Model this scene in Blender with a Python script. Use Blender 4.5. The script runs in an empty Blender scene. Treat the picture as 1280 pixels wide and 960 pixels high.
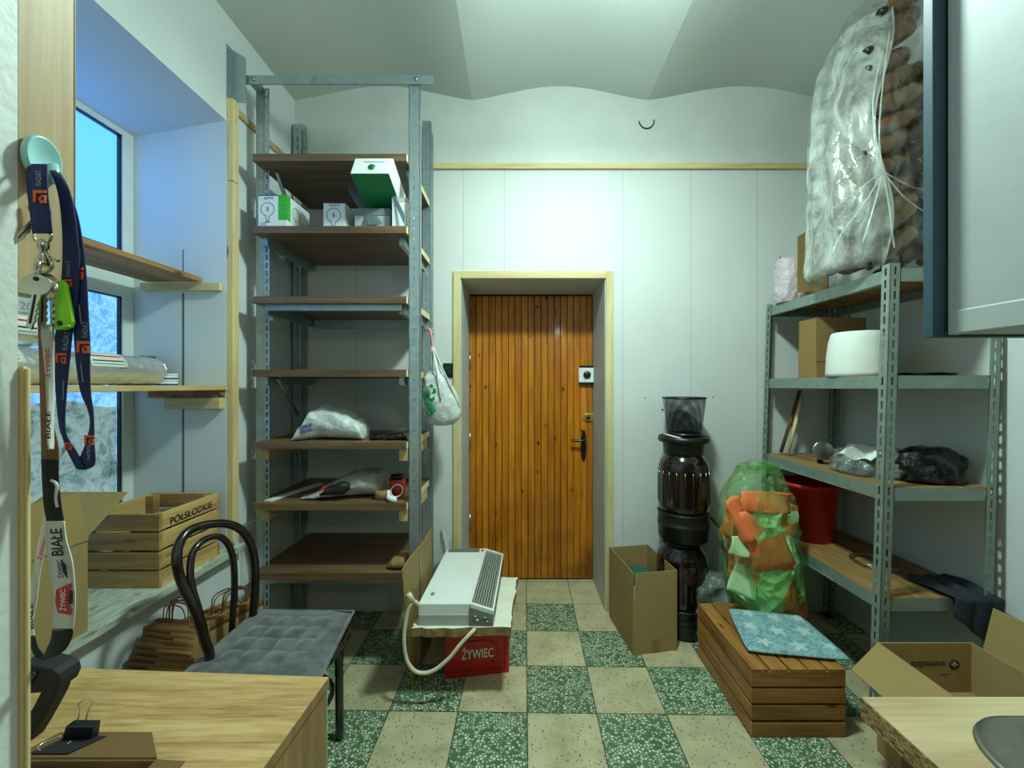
import bpy, math, random
from mathutils import Vector, Matrix, noise as mnoise
rnd = random.Random(7)
SC = bpy.context.scene
COL = SC.collection
F, VX, VY, H = 520.0, 648.0, 482.0, 1.415       # focal length in pixels, vanishing point, eye height

def P(x, y, Y):
    """world point seen at pixel (x, y) of the 1280x960 frame at depth Y"""
    return Vector(((x - VX) / F * Y, Y, H - (y - VY) / F * Y))

def lin(c):
    return tuple((v / 255 / 12.92) if v / 255 <= 0.04045 else ((v / 255 + 0.055) / 1.055) ** 2.4 for v in c) + (1.0,)

# ------------------------------------------------------------------ materials
class NT:
    def __init__(s, name):
        s.m = bpy.data.materials.new(name); s.m.use_nodes = True
        s.nt = s.m.node_tree; s.nt.nodes.clear()
        s.out = s.nt.nodes.new('ShaderNodeOutputMaterial')
        s.co = None
    def new(s, t, **k):
        n = s.nt.nodes.new(t)
        for a, b in k.items(): setattr(n, a, b)
        return n
    def set(s, sock, v):
        if isinstance(v, bpy.types.NodeSocket): s.nt.links.new(v, sock)
        elif v is not None: sock.default_value = v
    def obj(s):
        if s.co is None: s.co = s.new('ShaderNodeTexCoord').outputs['Object']
        return s.co
    def map(s, vec=None, scale=(1, 1, 1), loc=(0, 0, 0), rot=(0, 0, 0)):
        n = s.new('ShaderNodeMapping'); s.set(n.inputs['Vector'], vec or s.obj())
        n.inputs['Scale'].default_value = scale; n.inputs['Location'].default_value = loc; n.inputs['Rotation'].default_value = rot
        return n.outputs[0]
    def noise(s, vec=None, scale=5, detail=3, rough=.5, dist=0, col=False):
        n = s.new('ShaderNodeTexNoise'); s.set(n.inputs['Vector'], vec or s.obj())
        n.inputs['Scale'].default_value = scale; n.inputs['Detail'].default_value = detail
        n.inputs['Roughness'].default_value = rough; n.inputs['Distortion'].default_value = dist
        return n.outputs['Color' if col else 'Fac']
    def voro(s, vec=None, scale=5, feature='F1', out='Distance', rand=1):
        n = s.new('ShaderNodeTexVoronoi', feature=feature); s.set(n.inputs['Vector'], vec or s.obj())
        n.inputs['Scale'].default_value = scale; n.inputs['Randomness'].default_value = rand
        return n.outputs[out]
    def ramp(s, fac, stops, const=False):
        n = s.new('ShaderNodeValToRGB'); s.set(n.inputs[0], fac)
        if const: n.color_ramp.interpolation = 'CONSTANT'
        e = n.color_ramp.elements
        while len(e) < len(stops): e.new(0.5)
        for q, (p, c) in zip(e, stops):
            q.position = p; q.color = c if len(c) == 4 else tuple(c) + (1,)
        return n.outputs[0]
    def fr(s, fac, a, b, c=0., d=1.):
        n = s.new('ShaderNodeMapRange'); s.set(n.inputs[0], fac)
        for i, v in enumerate((a, b, c, d)): n.inputs[i + 1].default_value = v
        return n.outputs[0]
    def mix(s, fac, a, b, mode='MIX'):
        n = s.new('ShaderNodeMix', data_type='RGBA', blend_type=mode)
        s.set(n.inputs[0], fac); s.set(n.inputs[6], a); s.set(n.inputs[7], b)
        return n.outputs[2]
    def math(s, op, a, b=None, c=None):
        n = s.new('ShaderNodeMath', operation=op)
        s.set(n.inputs[0], a)
        if b is not None: s.set(n.inputs[1], b)
        if c is not None: s.set(n.inputs[2], c)
        return n.outputs[0]
    def xyz(s, vec=None):
        n = s.new('ShaderNodeSeparateXYZ'); s.set(n.inputs[0], vec or s.obj()); return n.outputs
    def comb(s, x, y, z):
        n = s.new('ShaderNodeCombineXYZ')
        for i, v in enumerate((x, y, z)): s.set(n.inputs[i], v)
        return n.outputs[0]
    def bump(s, h, strength=.3, dist=.01):
        n = s.new('ShaderNodeBump'); s.set(n.inputs['Height'], h)
        n.inputs['Strength'].default_value = strength; n.inputs['Distance'].default_value = dist
        return n.outputs[0]
    def pbr(s, color, rough=.6, metal=0., normal=None, spec=None, coat=0., emit=None, estr=0., sheen=0.):
        b = s.new('ShaderNodeBsdfPrincipled')
        s.set(b.inputs['Base Color'], color); s.set(b.inputs['Roughness'], rough); s.set(b.inputs['Metallic'], metal)
        if normal is not None: s.set(b.inputs['Normal'], normal)
        if spec is not None: s.set(b.inputs['Specular IOR Level'], spec)
        if coat: b.inputs['Coat Weight'].default_value = coat; b.inputs['Coat Roughness'].default_value = .08
        if sheen: b.inputs['Sheen Weight'].default_value = sheen
        if emit is not None: s.set(b.inputs['Emission Color'], emit); s.set(b.inputs['Emission Strength'], estr)
        return b.outputs[0]
    def done(s, sh):
        s.nt.links.new(sh, s.out.inputs[0]); return s.m

def plain(name, rgb, rough=.6, metal=0., var=.12, scale=14., bump=0., bscale=60., coat=0., spec=None):
    t = NT(name); c = lin(rgb)
    d = tuple(v * (1 - var) for v in c[:3]) + (1,); e = tuple(min(1, v * (1 + var)) for v in c[:3]) + (1,)
    col = t.ramp(t.noise(scale=scale, detail=4), [(.3, d), (.7, e)])
    nm = t.bump(t.noise(scale=bscale, detail=3), bump, .004) if bump else None
    return t.done(t.pbr(col, rough, metal, nm, spec, coat))

def wood(name, rgb, dark, axis='Y', s=1., rough=.5, knots=True, contrast=1., coat=0.):
    t = NT(name)
    i = 'XYZ'.index(axis)
    def st(a, b): v = [b * s] * 3; v[i] = a * s; return tuple(v)
    n1 = t.noise(t.map(scale=st(1.2, 16)), 1, 4, .55, .6)
    n2 = t.noise(t.map(scale=st(5, 130)), 1, 3)
    f = t.math('ADD', t.math('MULTIPLY', n1, .75), t.math('MULTIPLY', n2, .3))
    a = lin(rgb); d = lin(dark); m = tuple(.5 * (p + q) for p, q in zip(a, d))
    w = .16 / contrast
    col = t.ramp(f, [(max(0, .5 - w), d), (.5, m), (min(1, .5 + w), a)])
    if knots:
        k = t.voro(t.map(scale=st(3.2, 11)), 1)
        col = t.mix(t.fr(k, .05, .13, 1, 0), col, tuple(v * .35 for v in d[:3]) + (1,))
    return t.done(t.pbr(col, rough, 0, t.bump(n2, .15, .002), coat=coat))

def film(name, rgb, lo, hi, scale=6., rough=.12, streak=(1, 1, 1), tint=None, gloss=.4):
    """thin clear plastic: a see-through sheet with whitish creases and a gloss"""
    t = NT(name)
    n = t.noise(t.map(scale=streak), scale, 4, .6, 1.2)
    fac = t.fr(n, .35, .72, lo, hi)
    tr = t.new('ShaderNodeBsdfTransparent'); tr.inputs[0].default_value = lin(tint) if tint else (1, 1, 1, 1)
    b = t.pbr(lin(rgb), rough, 0, t.bump(n, .5, .02), spec=.6)
    gl = t.new('ShaderNodeBsdfGlossy'); gl.inputs['Roughness'].default_value = .06
    s1 = t.new('ShaderNodeMixShader'); t.set(s1.inputs[0], fac); t.set(s1.inputs[1], tr.outputs[0]); t.set(s1.inputs[2], b)
    fz = t.new('ShaderNodeFresnel'); fz.inputs[0].default_value = 1.35
    t.nt.links.new(t.bump(n, .6, .03), fz.inputs['Normal']); t.nt.links.new(t.bump(n, .6, .03), gl.inputs['Normal'])
    s2 = t.new('ShaderNodeMixShader'); t.set(s2.inputs[0], t.math('MULTIPLY', fz.outputs[0], gloss)); t.set(s2.inputs[1], s1.outputs[0]); t.set(s2.inputs[2], gl.outputs[0])
    return t.done(s2.outputs[0])

def m_wall(name, rgb, seams=(), seams2=(), bump=.12, zmax=99.):
    """painted board or plaster; dark board joints at the given world X"""
    t = NT(name); c = lin(rgb)
    col = t.ramp(t.noise(scale=2.2, detail=5), [(.3, tuple(v * .93 for v in c[:3]) + (1,)), (.7, c)])
    x, y, z = t.xyz()
    if zmax < 50: col = t.mix(t.math('GREATER_THAN', z, zmax), col, t.ramp(t.noise(scale=3, detail=5), [(.3, lin((198, 203, 198))), (.7, lin((210, 214, 210)))]))
    for s in seams:
        d = t.math('ABSOLUTE', t.math('SUBTRACT', x, s))
        f = t.math('MULTIPLY', t.fr(d, .0012, .0035, .28, 0), t.math('LESS_THAN', z, zmax))
        col = t.mix(f, col, lin((70, 84, 78)))
    for s, w, z0, z1 in seams2:
        d = t.math('ABSOLUTE', t.math('SUBTRACT', x, s))
        f = t.math('MULTIPLY', t.fr(d, w * .5, w, .9, 0), t.math('MULTIPLY', t.math('GREATER_THAN', z, z0), t.math('LESS_THAN', z, z1)))
        col = t.mix(f, col, lin((52, 54, 48)))
    return t.done(t.pbr(col, .55, 0, t.bump(t.noise(scale=90, detail=4), bump, .004)))

def m_floor():
    t = NT('terrazzo_tiles'); T = .30
    v = t.map(loc=(-.038, -1.80, 0)); v = t.map(v, rot=(0, 0, math.radians(.9)), scale=(1 / T, 1 / T, 1))
    x, y, z = t.xyz(v)
    chk = t.math('MODULO', t.math('ADD', t.math('ADD', t.math('FLOOR', x), t.math('FLOOR', y)), 40), 2)   # 0 = green
    chk = t.math('GREATER_THAN', chk, .5)
    chk = t.math('MAXIMUM', chk, t.math('GREATER_THAN', y, 3.0))
    jx = t.math('ABSOLUTE', t.math('SUBTRACT', t.math('FRACT', x), .5)); jy = t.math('ABSOLUTE', t.math('SUBTRACT', t.math('FRACT', y), .5))
    joint = t.fr(t.math('MAXIMUM', jx, jy), .4885, .4945)
    tone = t.new('ShaderNodeTexWhiteNoise', noise_dimensions='2D'); t.set(tone.inputs['Vector'], t.comb(t.math('FLOOR', x), t.math('FLOOR', y), 0.))
    w = t.noise(scale=30, detail=2, col=True)
    wv = t.new('ShaderNodeVectorMath', operation='MULTIPLY_ADD'); t.set(wv.inputs[0], w); wv.inputs[1].default_value = (.012,) * 3; t.set(wv.inputs[2], t.obj())
    e1 = t.voro(wv.outputs[0], 75, 'DISTANCE_TO_EDGE'); r1 = t.voro(wv.outputs[0], 75, 'F1', 'Color')
    rr = t.xyz(r1)[0]
    chip = t.math('MULTIPLY', t.fr(e1, .11, .2), t.math('GREATER_THAN', rr, .22))
    gbase = t.ramp(t.noise(scale=7), [(.3, lin((62, 94, 64))), (.7, lin((86, 118, 84)))])
    gcol = t.mix(chip, gbase, t.ramp(rr, [(.22, lin((168, 180, 150))), (1, lin((218, 222, 198)))]))
    bbase = t.ramp(t.noise(scale=9, detail=5), [(.3, lin((174, 164, 128))), (.7, lin((204, 192, 154)))])
    bl = t.mix(t.math('MULTIPLY', chip, .22), bbase, lin((206, 200, 172)))
    e2 = t.voro(None, 66, 'F1'); c2 = t.xyz(t.voro(None, 66, 'F1', 'Color'))[0]
    spk = t.math('MULTIPLY', t.fr(e2, .16, .30, 1, 0), t.math('GREATER_THAN', c2, .40))
    bl = t.mix(t.math('MULTIPLY', spk, .8), bl, lin((70, 66, 48)))
    col = t.mix(chk, gcol, bl)
    dirt = t.fr(t.noise(scale=3.5, detail=6, rough=.7), .5, .8, 0, .35)
    col = t.mix(dirt, col, lin((84, 80, 60)))
    col = t.mix(t.math('MULTIPLY', tone.outputs[0], .16), col, lin((90, 88, 70)))
    col = t.mix(t.math('MULTIPLY', joint, .85), col, lin((34, 36, 28)))
    return t.done(t.pbr(col, t.fr(t.noise(scale=12), .3, .7, .38, .62), 0, t.bump(joint, -.4, .004), spec=.35))

def m_doorwood():
    t = NT('varnished_door_planks')
    x, y, z = t.xyz()
    pid = t.math('FLOOR', t.math('DIVIDE', t.math('ADD', x, 5), .0479))
    row = t.new('ShaderNodeTexWhiteNoise', noise_dimensions='1D'); t.set(row.inputs['W'], pid)
    v = t.comb(t.math('MULTIPLY', x, 22.), y, t.math('ADD', t.math('MULTIPLY', z, 1.6), t.math('MULTIPLY', row.outputs[0], 30)))
    n1 = t.noise(v, 1, 5, .6, .8); n2 = t.noise(t.map(scale=(160, 20, 4)), 1, 2)
    f = t.math('ADD', t.math('MULTIPLY', n1, .75), t.math('MULTIPLY', n2, .28))
    col = t.ramp(f, [(.3, lin((140, 74, 8))), (.5, lin((192, 114, 18))), (.72, lin((222, 148, 42)))])
    col = t.mix(t.math('MULTIPLY', row.outputs[0], .38), col, lin((112, 58, 10)))
    kv = t.comb(t.math('MULTIPLY', x, 16.), 0., t.math('ADD', t.math('MULTIPLY', z, 9.), t.math('MULTIPLY', row.outputs[0], 9)))
    k = t.voro(kv, 1); kc = t.xyz(t.voro(kv, 1, 'F1', 'Color'))[0]
    col = t.mix(t.math('MULTIPLY', t.fr(k, .09, .2, 1, 0), t.math('GREATER_THAN', kc, .72)), col, lin((44, 20, 6)))
    g = t.math('ABSOLUTE', t.math('SUBTRACT', t.math('FRACT', t.math('DIVIDE', t.math('ADD', x, 5), .0479)), .5))
    col = t.mix(t.fr(g, .44, .475, 0, .85), col, lin((46, 16, 4)))
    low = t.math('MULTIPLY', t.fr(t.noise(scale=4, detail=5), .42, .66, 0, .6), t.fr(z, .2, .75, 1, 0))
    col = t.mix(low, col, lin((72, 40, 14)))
    return t.done(t.pbr(col, .34, 0, t.bump(n2, .12, .002), spec=.4, coat=.08))

def m_terr_metal(name, rgb, rough=.42, metal=.75):
    t = NT(name)
    c1 = t.voro(scale=34, out='Color'); k = t.xyz(c1)[0]
    a = lin(rgb); d = tuple(v * .72 for v in a[:3]) + (1,)
    col = t.mix(t.fr(t.noise(scale=9, detail=4), .3, .7), t.mix(k, d, a), tuple(v * .85 for v in a[:3]) + (1,))
    return t.done(t.pbr(col, rough, metal, t.bump(t.noise(scale=60), .06, .003)))

def m_card(name, rgb, axis='Z'):
    t = NT(name); c = lin(rgb)
    i = 'XYZ'.index(axis); sc = [40, 40, 40]; sc[i] = 3
    n = t.noise(t.map(scale=tuple(sc)), 2, 3); n0 = t.noise(scale=3, detail=5)
    col = t.mix(t.fr(n, .3, .7, 0, .35), c, tuple(v * .82 for v in c[:3]) + (1,))
    col = t.mix(t.fr(n0, .45, .75, 0, .3), col, tuple(v * .72 for v in c[:3]) + (1,))
    return t.done(t.pbr(col, .8, 0, t.bump(n, .1, .002), spec=.2))

def m_chip():
    t = NT('raw_chipboard'); v = t.map(scale=(1, .35, 1.6))
    c = t.xyz(t.voro(v, 420, out='Color'))[0]
    col = t.ramp(c, [(0, lin((70, 52, 26))), (.35, lin((128, 100, 56))), (.7, lin((168, 138, 84))), (1, lin((196, 170, 112)))])
    return t.done(t.pbr(col, .85, 0, t.bump(c, .5, .003)))

def m_crumple(name, rgb, scale=9., rough=.45, strength=.7, metal=0.):
    t = NT(name)
    n = t.noise(scale=scale, detail=5, rough=.6, dist=1.2); v = t.voro(scale=scale * 1.1, feature='DISTANCE_TO_EDGE')
    h = t.math('ADD', n, t.math('MULTIPLY', v, .8))
    c = lin(rgb)
    col = t.ramp(n, [(.3, tuple(q * .85 for q in c[:3]) + (1,)), (.65, c)])
    return t.done(t.pbr(col, rough, metal, t.bump(h, strength, .02), spec=.5))

def m_waste():
    t = NT('orange_and_green_waste_paper')
    v = t.map(scale=(8, 8, 7))
    c = t.xyz(t.voro(v, 1, out='Color'))[1]
    col = t.ramp(c, [(0, lin((236, 128, 64))), (.34, lin((206, 232, 180))), (.55, lin((170, 214, 150))), (.74, lin((60, 112, 92))), (.79, lin((220, 236, 200))), (.92, lin((240, 140, 80)))], True)
    return t.done(t.pbr(col, .6, 0, t.bump(t.voro(v, 2.2), .8, .04)))

def m_pane(name, lowhigh):
    """daylight behind a window pane covered with pale film; it gives off the light of the sky"""
    t = NT(name)
    if lowhigh == 'top':
        x, y, z = t.xyz()
        n = t.noise(scale=1.1, detail=1)
        c = t.ramp(t.fr(z, 2.0, 2.65, 0, 1), [(0, lin((80, 158, 255))), (.5, lin((72, 148, 255))), (1, lin((54, 124, 250)))])
        return t.done(t.pbr(lin((20, 40, 60)), .2, 0, emit=c, estr=2.2))
    n = t.noise(scale=9, detail=4, rough=.6, dist=2.4); w = t.noise(scale=26, detail=3, dist=3)
    f = t.math('ADD', t.math('MULTIPLY', n, .7), t.math('MULTIPLY', w, .35))
    if lowhigh == 'film':
        c = t.ramp(f, [(.34, lin((70, 140, 214))), (.5, lin((108, 184, 246))), (.62, lin((150, 214, 255))), (.72, lin((84, 154, 222)))])
        return t.done(t.pbr(lin((30, 50, 70)), .15, 0, t.bump(f, .5, .02), emit=c, estr=1.15))
    c = t.ramp(f, [(.36, lin((60, 92, 92))), (.46, lin((120, 160, 162))), (.6, lin((172, 206, 208))), (.7, lin((110, 150, 152)))])
    return t.done(t.pbr(lin((150, 165, 165)), .22, .4, t.bump(f, .8, .03), emit=c, estr=.6))

def m_mesh(name, rgb, n):
    t = NT(name)
    x, y, z = t.xyz()
    a = t.math('DIVIDE', t.math('ARCTAN2', y, x), 2 * math.pi)
    ang = t.math('MULTIPLY', a, n); zz = t.math('MULTIPLY', z, 180.)
    p = t.math('ABSOLUTE', t.math('SUBTRACT', t.math('FRACT', t.math('ADD', ang, zz)), .5))
    q = t.math('ABSOLUTE', t.math('SUBTRACT', t.math('FRACT', t.math('SUBTRACT', ang, zz)), .5))
    f = t.math('GREATER_THAN', t.math('MAXIMUM', p, q), .34)
    tr = t.new('ShaderNodeBsdfTransparent')
    s = t.new('ShaderNodeMixShader'); t.set(s.inputs[0], f); t.set(s.inputs[1], tr.outputs[0]); t.set(s.inputs[2], t.pbr(lin(rgb), .4, .3))
    return t.done(s.outputs[0])

def m_marble():
    t = NT('pale_marble_sill')
    n = t.noise(t.map(scale=(3, 1, 3)), 7, 6, .65, 1.5)
    col = t.ramp(n, [(.36, lin((120, 128, 112))), (.47, lin((176, 184, 166))), (.7, lin((206, 212, 196)))])
    return t.done(t.pbr(col, .35, 0, spec=.4))

def m_velvet():
    t = NT('grey_velour')
    n = t.noise(scale=24, detail=5); n2 = t.noise(scale=400, detail=1)
    col = t.ramp(n, [(.3, lin((62, 66, 66))), (.7, lin((104, 108, 108)))])
    return t.done(t.pbr(col, .85, 0, t.bump(n2, .25, .002), spec=.1, sheen=.6))

def m_starcloth():
    t = NT('mottled_blue_cloth')
    n = t.noise(scale=22, detail=3, dist=1.5)
    col = t.ramp(n, [(.4, lin((104, 142, 148))), (.52, lin((144, 176, 176))), (.62, lin((108, 146, 152)))])
    return t.done(t.pbr(col, .85, 0, t.bump(t.noise(scale=300), .2, .002), spec=.15))

M = {}
M['wall'] = m_wall('white_wall_boards', (216, 220, 216))
M['backwall'] = m_wall('white_back_wall_boards', (210, 213, 210), [-1.02, -.345, -.088, .655, 1.08, 1.5], zmax=2.78, bump=.06)
M['leftwall'] = m_wall('white_left_wall_boards', (216, 222, 222), (), [(-1.612, .007, .68, 1.86), (-1.612, .004, 1.93, 2.07)], bump=.08)
M['plaster'] = m_wall('rough_grey_plaster', (218, 224, 218), bump=.25)
M['ceiling'] = m_wall('white_vault_plaster', (196, 203, 197), bump=.2)
M['darkpaint'] = plain('dull_grey_paint', (96, 100, 92), .6, var=.05)
M['reveal'] = plain('grey_reveal_paint', (186, 192, 188), .6, var=.05, scale=6)
M['floor'] = m_floor()
M['doorwood'] = m_doorwood()
M['batten_z'] = wood('pine_batten_upright', (226, 206, 150), (196, 168, 108), 'Z', 1, .55)
M['batten_x'] = wood('pine_batten_across', (222, 204, 152), (190, 164, 108), 'X', 1, .55)
M['batten_y'] = wood('pine_batten_along', (214, 190, 136), (168, 132, 80), 'Y', 1, .6)
M['casing'] = wood('pale_casing_wood', (216, 204, 150), (188, 172, 116), 'Z', 1, .5, knots=False)
M['plank'] = wood('rough_plank', (176, 130, 78), (112, 78, 48), 'Y', 1, .7)
M['oakpanel'] = wood('oak_effect_panel', (190, 164, 118), (150, 124, 82), 'Z', 1.6, .5, knots=False)
def m_desk():
    t = NT('oak_effect_desk')
    n1 = t.noise(t.map(scale=(1.6, 14, 14)), 1, 5, .6, 1.2); n2 = t.noise(t.map(scale=(14, 190, 190)), 1, 2); n3 = t.noise(t.map(scale=(1.3, 20, 20), loc=(3, 1, 0)), 1, 4, .6, 2)
    col = t.ramp(t.math('ADD', t.math('MULTIPLY', n1, .7), t.math('MULTIPLY', n2, .34)), [(.36, lin((146, 112, 66))), (.52, lin((184, 150, 96))), (.68, lin((204, 174, 122)))])
    col = t.mix(t.fr(n3, .63, .72, 0, .75), col, lin((84, 60, 34)))
    return t.done(t.pbr(col, .5, 0, t.bump(n2, .12, .002)))
M['oakdesk'] = m_desk()
M['oakside'] = wood('oak_effect_side', (176, 142, 92), (120, 90, 52), 'Z', .8, .5, contrast=.8, knots=False)
M['counter'] = wood('pale_ash_counter', (194, 176, 136), (144, 120, 84), 'X', .9, .4, contrast=.8, knots=False)
M['brownshelf'] = wood('brown_laminate', (124, 98, 68), (78, 58, 40), 'X', 1.3, .42, knots=False)
M['cratewood'] = wood('varnished_pine_slats_along', (176, 124, 62), (112, 70, 28), 'Y', 1.2, .45)
M['cratewood_x'] = wood('varnished_pine_slats_across', (176, 124, 62), (112, 70, 28), 'X', 1.2, .45)
M['winewood'] = wood('bare_pine_slats_along', (214, 180, 116), (162, 122, 68), 'Y', 1.2, .6)
M['winewood_x'] = wood('bare_pine_slats_across', (192, 152, 96), (134, 96, 54), 'X', 1.2, .6)
M['endgrain'] = plain('pale_raw_edge', (226, 208, 160), .8, var=.1, scale=60)
M['osb'] = wood('worn_board', (160, 122, 70), (96, 70, 38), 'Y', 1.5, .7)
M['chip'] = m_chip()
M['galv'] = m_terr_metal('galvanised_steel', (176, 192, 196), .38, .7)
M['rackpaint'] = m_terr_metal('dull_zinc_rack', (146, 160, 150), .5, .45)
M['steel'] = plain('brushed_steel', (172, 172, 166), .3, 1., .08, 40)
M['sinksteel'] = plain('stained_steel', (122, 120, 108), .34, .85, .15, 20)
M['chrome'] = plain('worn_nickel', (196, 190, 174), .25, 1., .15, 30)
M['brass'] = plain('dull_brass', (196, 170, 96), .35, .8, .1, 30)
M['whitepvc'] = plain('white_window_frame', (214, 222, 218), .35, var=.04)
M['white'] = plain('white_plastic', (226, 230, 226), .35, var=.03)
M['offwhite'] = plain('cream_plastic', (214, 206, 180), .4, var=.05)
M['paper'] = plain('white_paper', (214, 218, 208), .7, var=.04, bump=.1)
M['cream'] = plain('cream_paper', (222, 214, 170), .75, var=.05)
M['card_z'] = m_card('cardboard_upright', (158, 134, 88), 'Z')
M['card_x'] = m_card('cardboard_across', (160, 136, 88), 'X')
M['card_y'] = m_card('cardboard_along', (152, 128, 82), 'Y')
M['card_dark'] = m_card('brown_greyboard', (110, 84, 52), 'X')
M['kraft'] = m_card('kraft_paper', (146, 116, 74), 'Z')
M['black'] = plain('black_plastic', (16, 16, 17), .35, var=.2)
M['rubber'] = plain('matt_black', (22, 22, 22), .7, var=.2)
M['blackwood'] = plain('black_lacquered_bentwood', (26, 17, 14), .2, var=.3, scale=8, coat=.5)
M['keg'] = plain('dark_brown_plastic', (24, 10, 6), .14, var=.3, scale=3, coat=.6)
M['kegcap'] = plain('black_moulded_plastic', (14, 13, 12), .4, var=.2)
M['red'] = plain('red_crate_plastic', (178, 22, 12), .42, var=.12)
M['redbucket'] = plain('red_bucket_plastic', (176, 34, 12), .4, var=.1)
M['redink'] = plain('red_print', (196, 40, 30), .5, var=.05)
M['orangeink'] = plain('orange_print', (226, 96, 34), .6, var=.05)
M['blackink'] = plain('black_print', (18, 16, 15), .6, var=.05)
M['greyink'] = plain('grey_print', (120, 132, 150), .6, var=.05)
M['blueink'] = plain('blue_print', (36, 60, 150), .6, var=.05)
M['greenink'] = plain('green_print', (60, 170, 50), .55, var=.25, scale=90)
M['navy'] = plain('navy_webbing', (26, 38, 88), .75, var=.2, bump=.2, bscale=900)
M['whiteweb'] = plain('white_webbing', (206, 206, 196), .75, var=.06, bump=.2, bscale=900)
M['blackweb'] = plain('black_webbing', (14, 14, 15), .7, var=.2)
M['greenbox'] = plain('green_carton_face', (26, 132, 72), .4, var=.06)
M['lime'] = plain('lime_key_tag', (140, 220, 40), .3, var=.05)
M['mint'] = plain('mint_hook_plastic', (152, 206, 206), .3, var=.04)
M['heater'] = plain('white_heater_enamel', (228, 232, 228), .35, var=.03)
M['heatgrey'] = plain('grey_heater_plastic', (122, 128, 122), .45, var=.06)
M['grille'] = plain('dark_grille', (92, 96, 78), .5, var=.2)
M['foam'] = plain('white_foam_board', (226, 224, 206), .8, var=.06, bump=.4, bscale=120)
M['foamedge'] = plain('brown_foam_edge', (140, 116, 76), .9, var=.35, scale=30, bump=.6, bscale=80)
M['foil'] = m_crumple('silver_foil', (226, 232, 234), 14, .3, .35, .8)
M['whitebag'] = m_crumple('white_plastic_bag', (206, 212, 208), 10, .42, .7)
M['greybag'] = m_crumple('grey_white_paper_bag', (176, 178, 174), 9, .55, .8)
M['blackbag'] = m_crumple('black_plastic_bag', (10, 10, 11), 12, .28, .9)
M['darkcloth'] = plain('dark_blue_cloth', (34, 38, 46), .9, var=.25, scale=20, bump=.4)
M['film'] = film('clear_film', (205, 215, 208), .0, .16, 7, streak=(2.2, 2.2, .8))
M['milky'] = film('milky_film', (214, 222, 214), .20, .66, 6, streak=(2, 2, 1))
M['greenfilm'] = film('green_clear_film', (160, 230, 150), .0, .20, 12, tint=(234, 252, 228))
M['greyfilm'] = film('grey_clear_film', (150, 158, 150), .12, .7, 14)
M['amber'] = plain('amber_bottle', (112, 72, 24), .18, var=.3, scale=6, coat=.3)
M['ambercap'] = plain('dark_bottle_cap', (22, 16, 12), .4, var=.2)
M['waste'] = m_waste()
M['orangepaper'] = plain('orange_paper', (226, 116, 60), .7, var=.08)
M['palegreen'] = plain('pale_green_paper', (186, 220, 164), .7, var=.08)
M['teal'] = plain('dark_teal_paper', (36, 84, 70), .7, var=.1)
M['marble'] = m_marble()
M['velvet'] = m_velvet()
M['starcloth'] = m_starcloth()
M['star'] = plain('pale_star_print', (166, 192, 188), .85, var=.08, scale=40)
M['panetop'] = m_pane('bright_sky_pane', 'top')
M['panefilm'] = m_pane('blue_film_pane', 'film')
M['panesilver'] = m_pane('silver_film_pane', 'silver')
M['meshbin'] = m_mesh('black_wire_mesh', (20, 20, 22), 90)
M['cabwhite'] = plain('grey_white_cabinet', (172, 178, 174), .5, var=.03, bump=.05, bscale=300)
M['cabblue'] = plain('slate_blue_cabinet_edge', (52, 78, 92), .5, var=.06)
M['parcelwrap'] = m_crumple('pinkish_wrap', (206, 190, 194), 14, .35, .8)
M['pink'] = plain('pink_string', (214, 150, 140), .6, var=.08)
M['deskwhite'] = plain('white_edge_band', (210, 210, 200), .5, var=.03)
M['gold'] = plain('tan_cord', (120, 84, 48), .8, var=.15)

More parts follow.
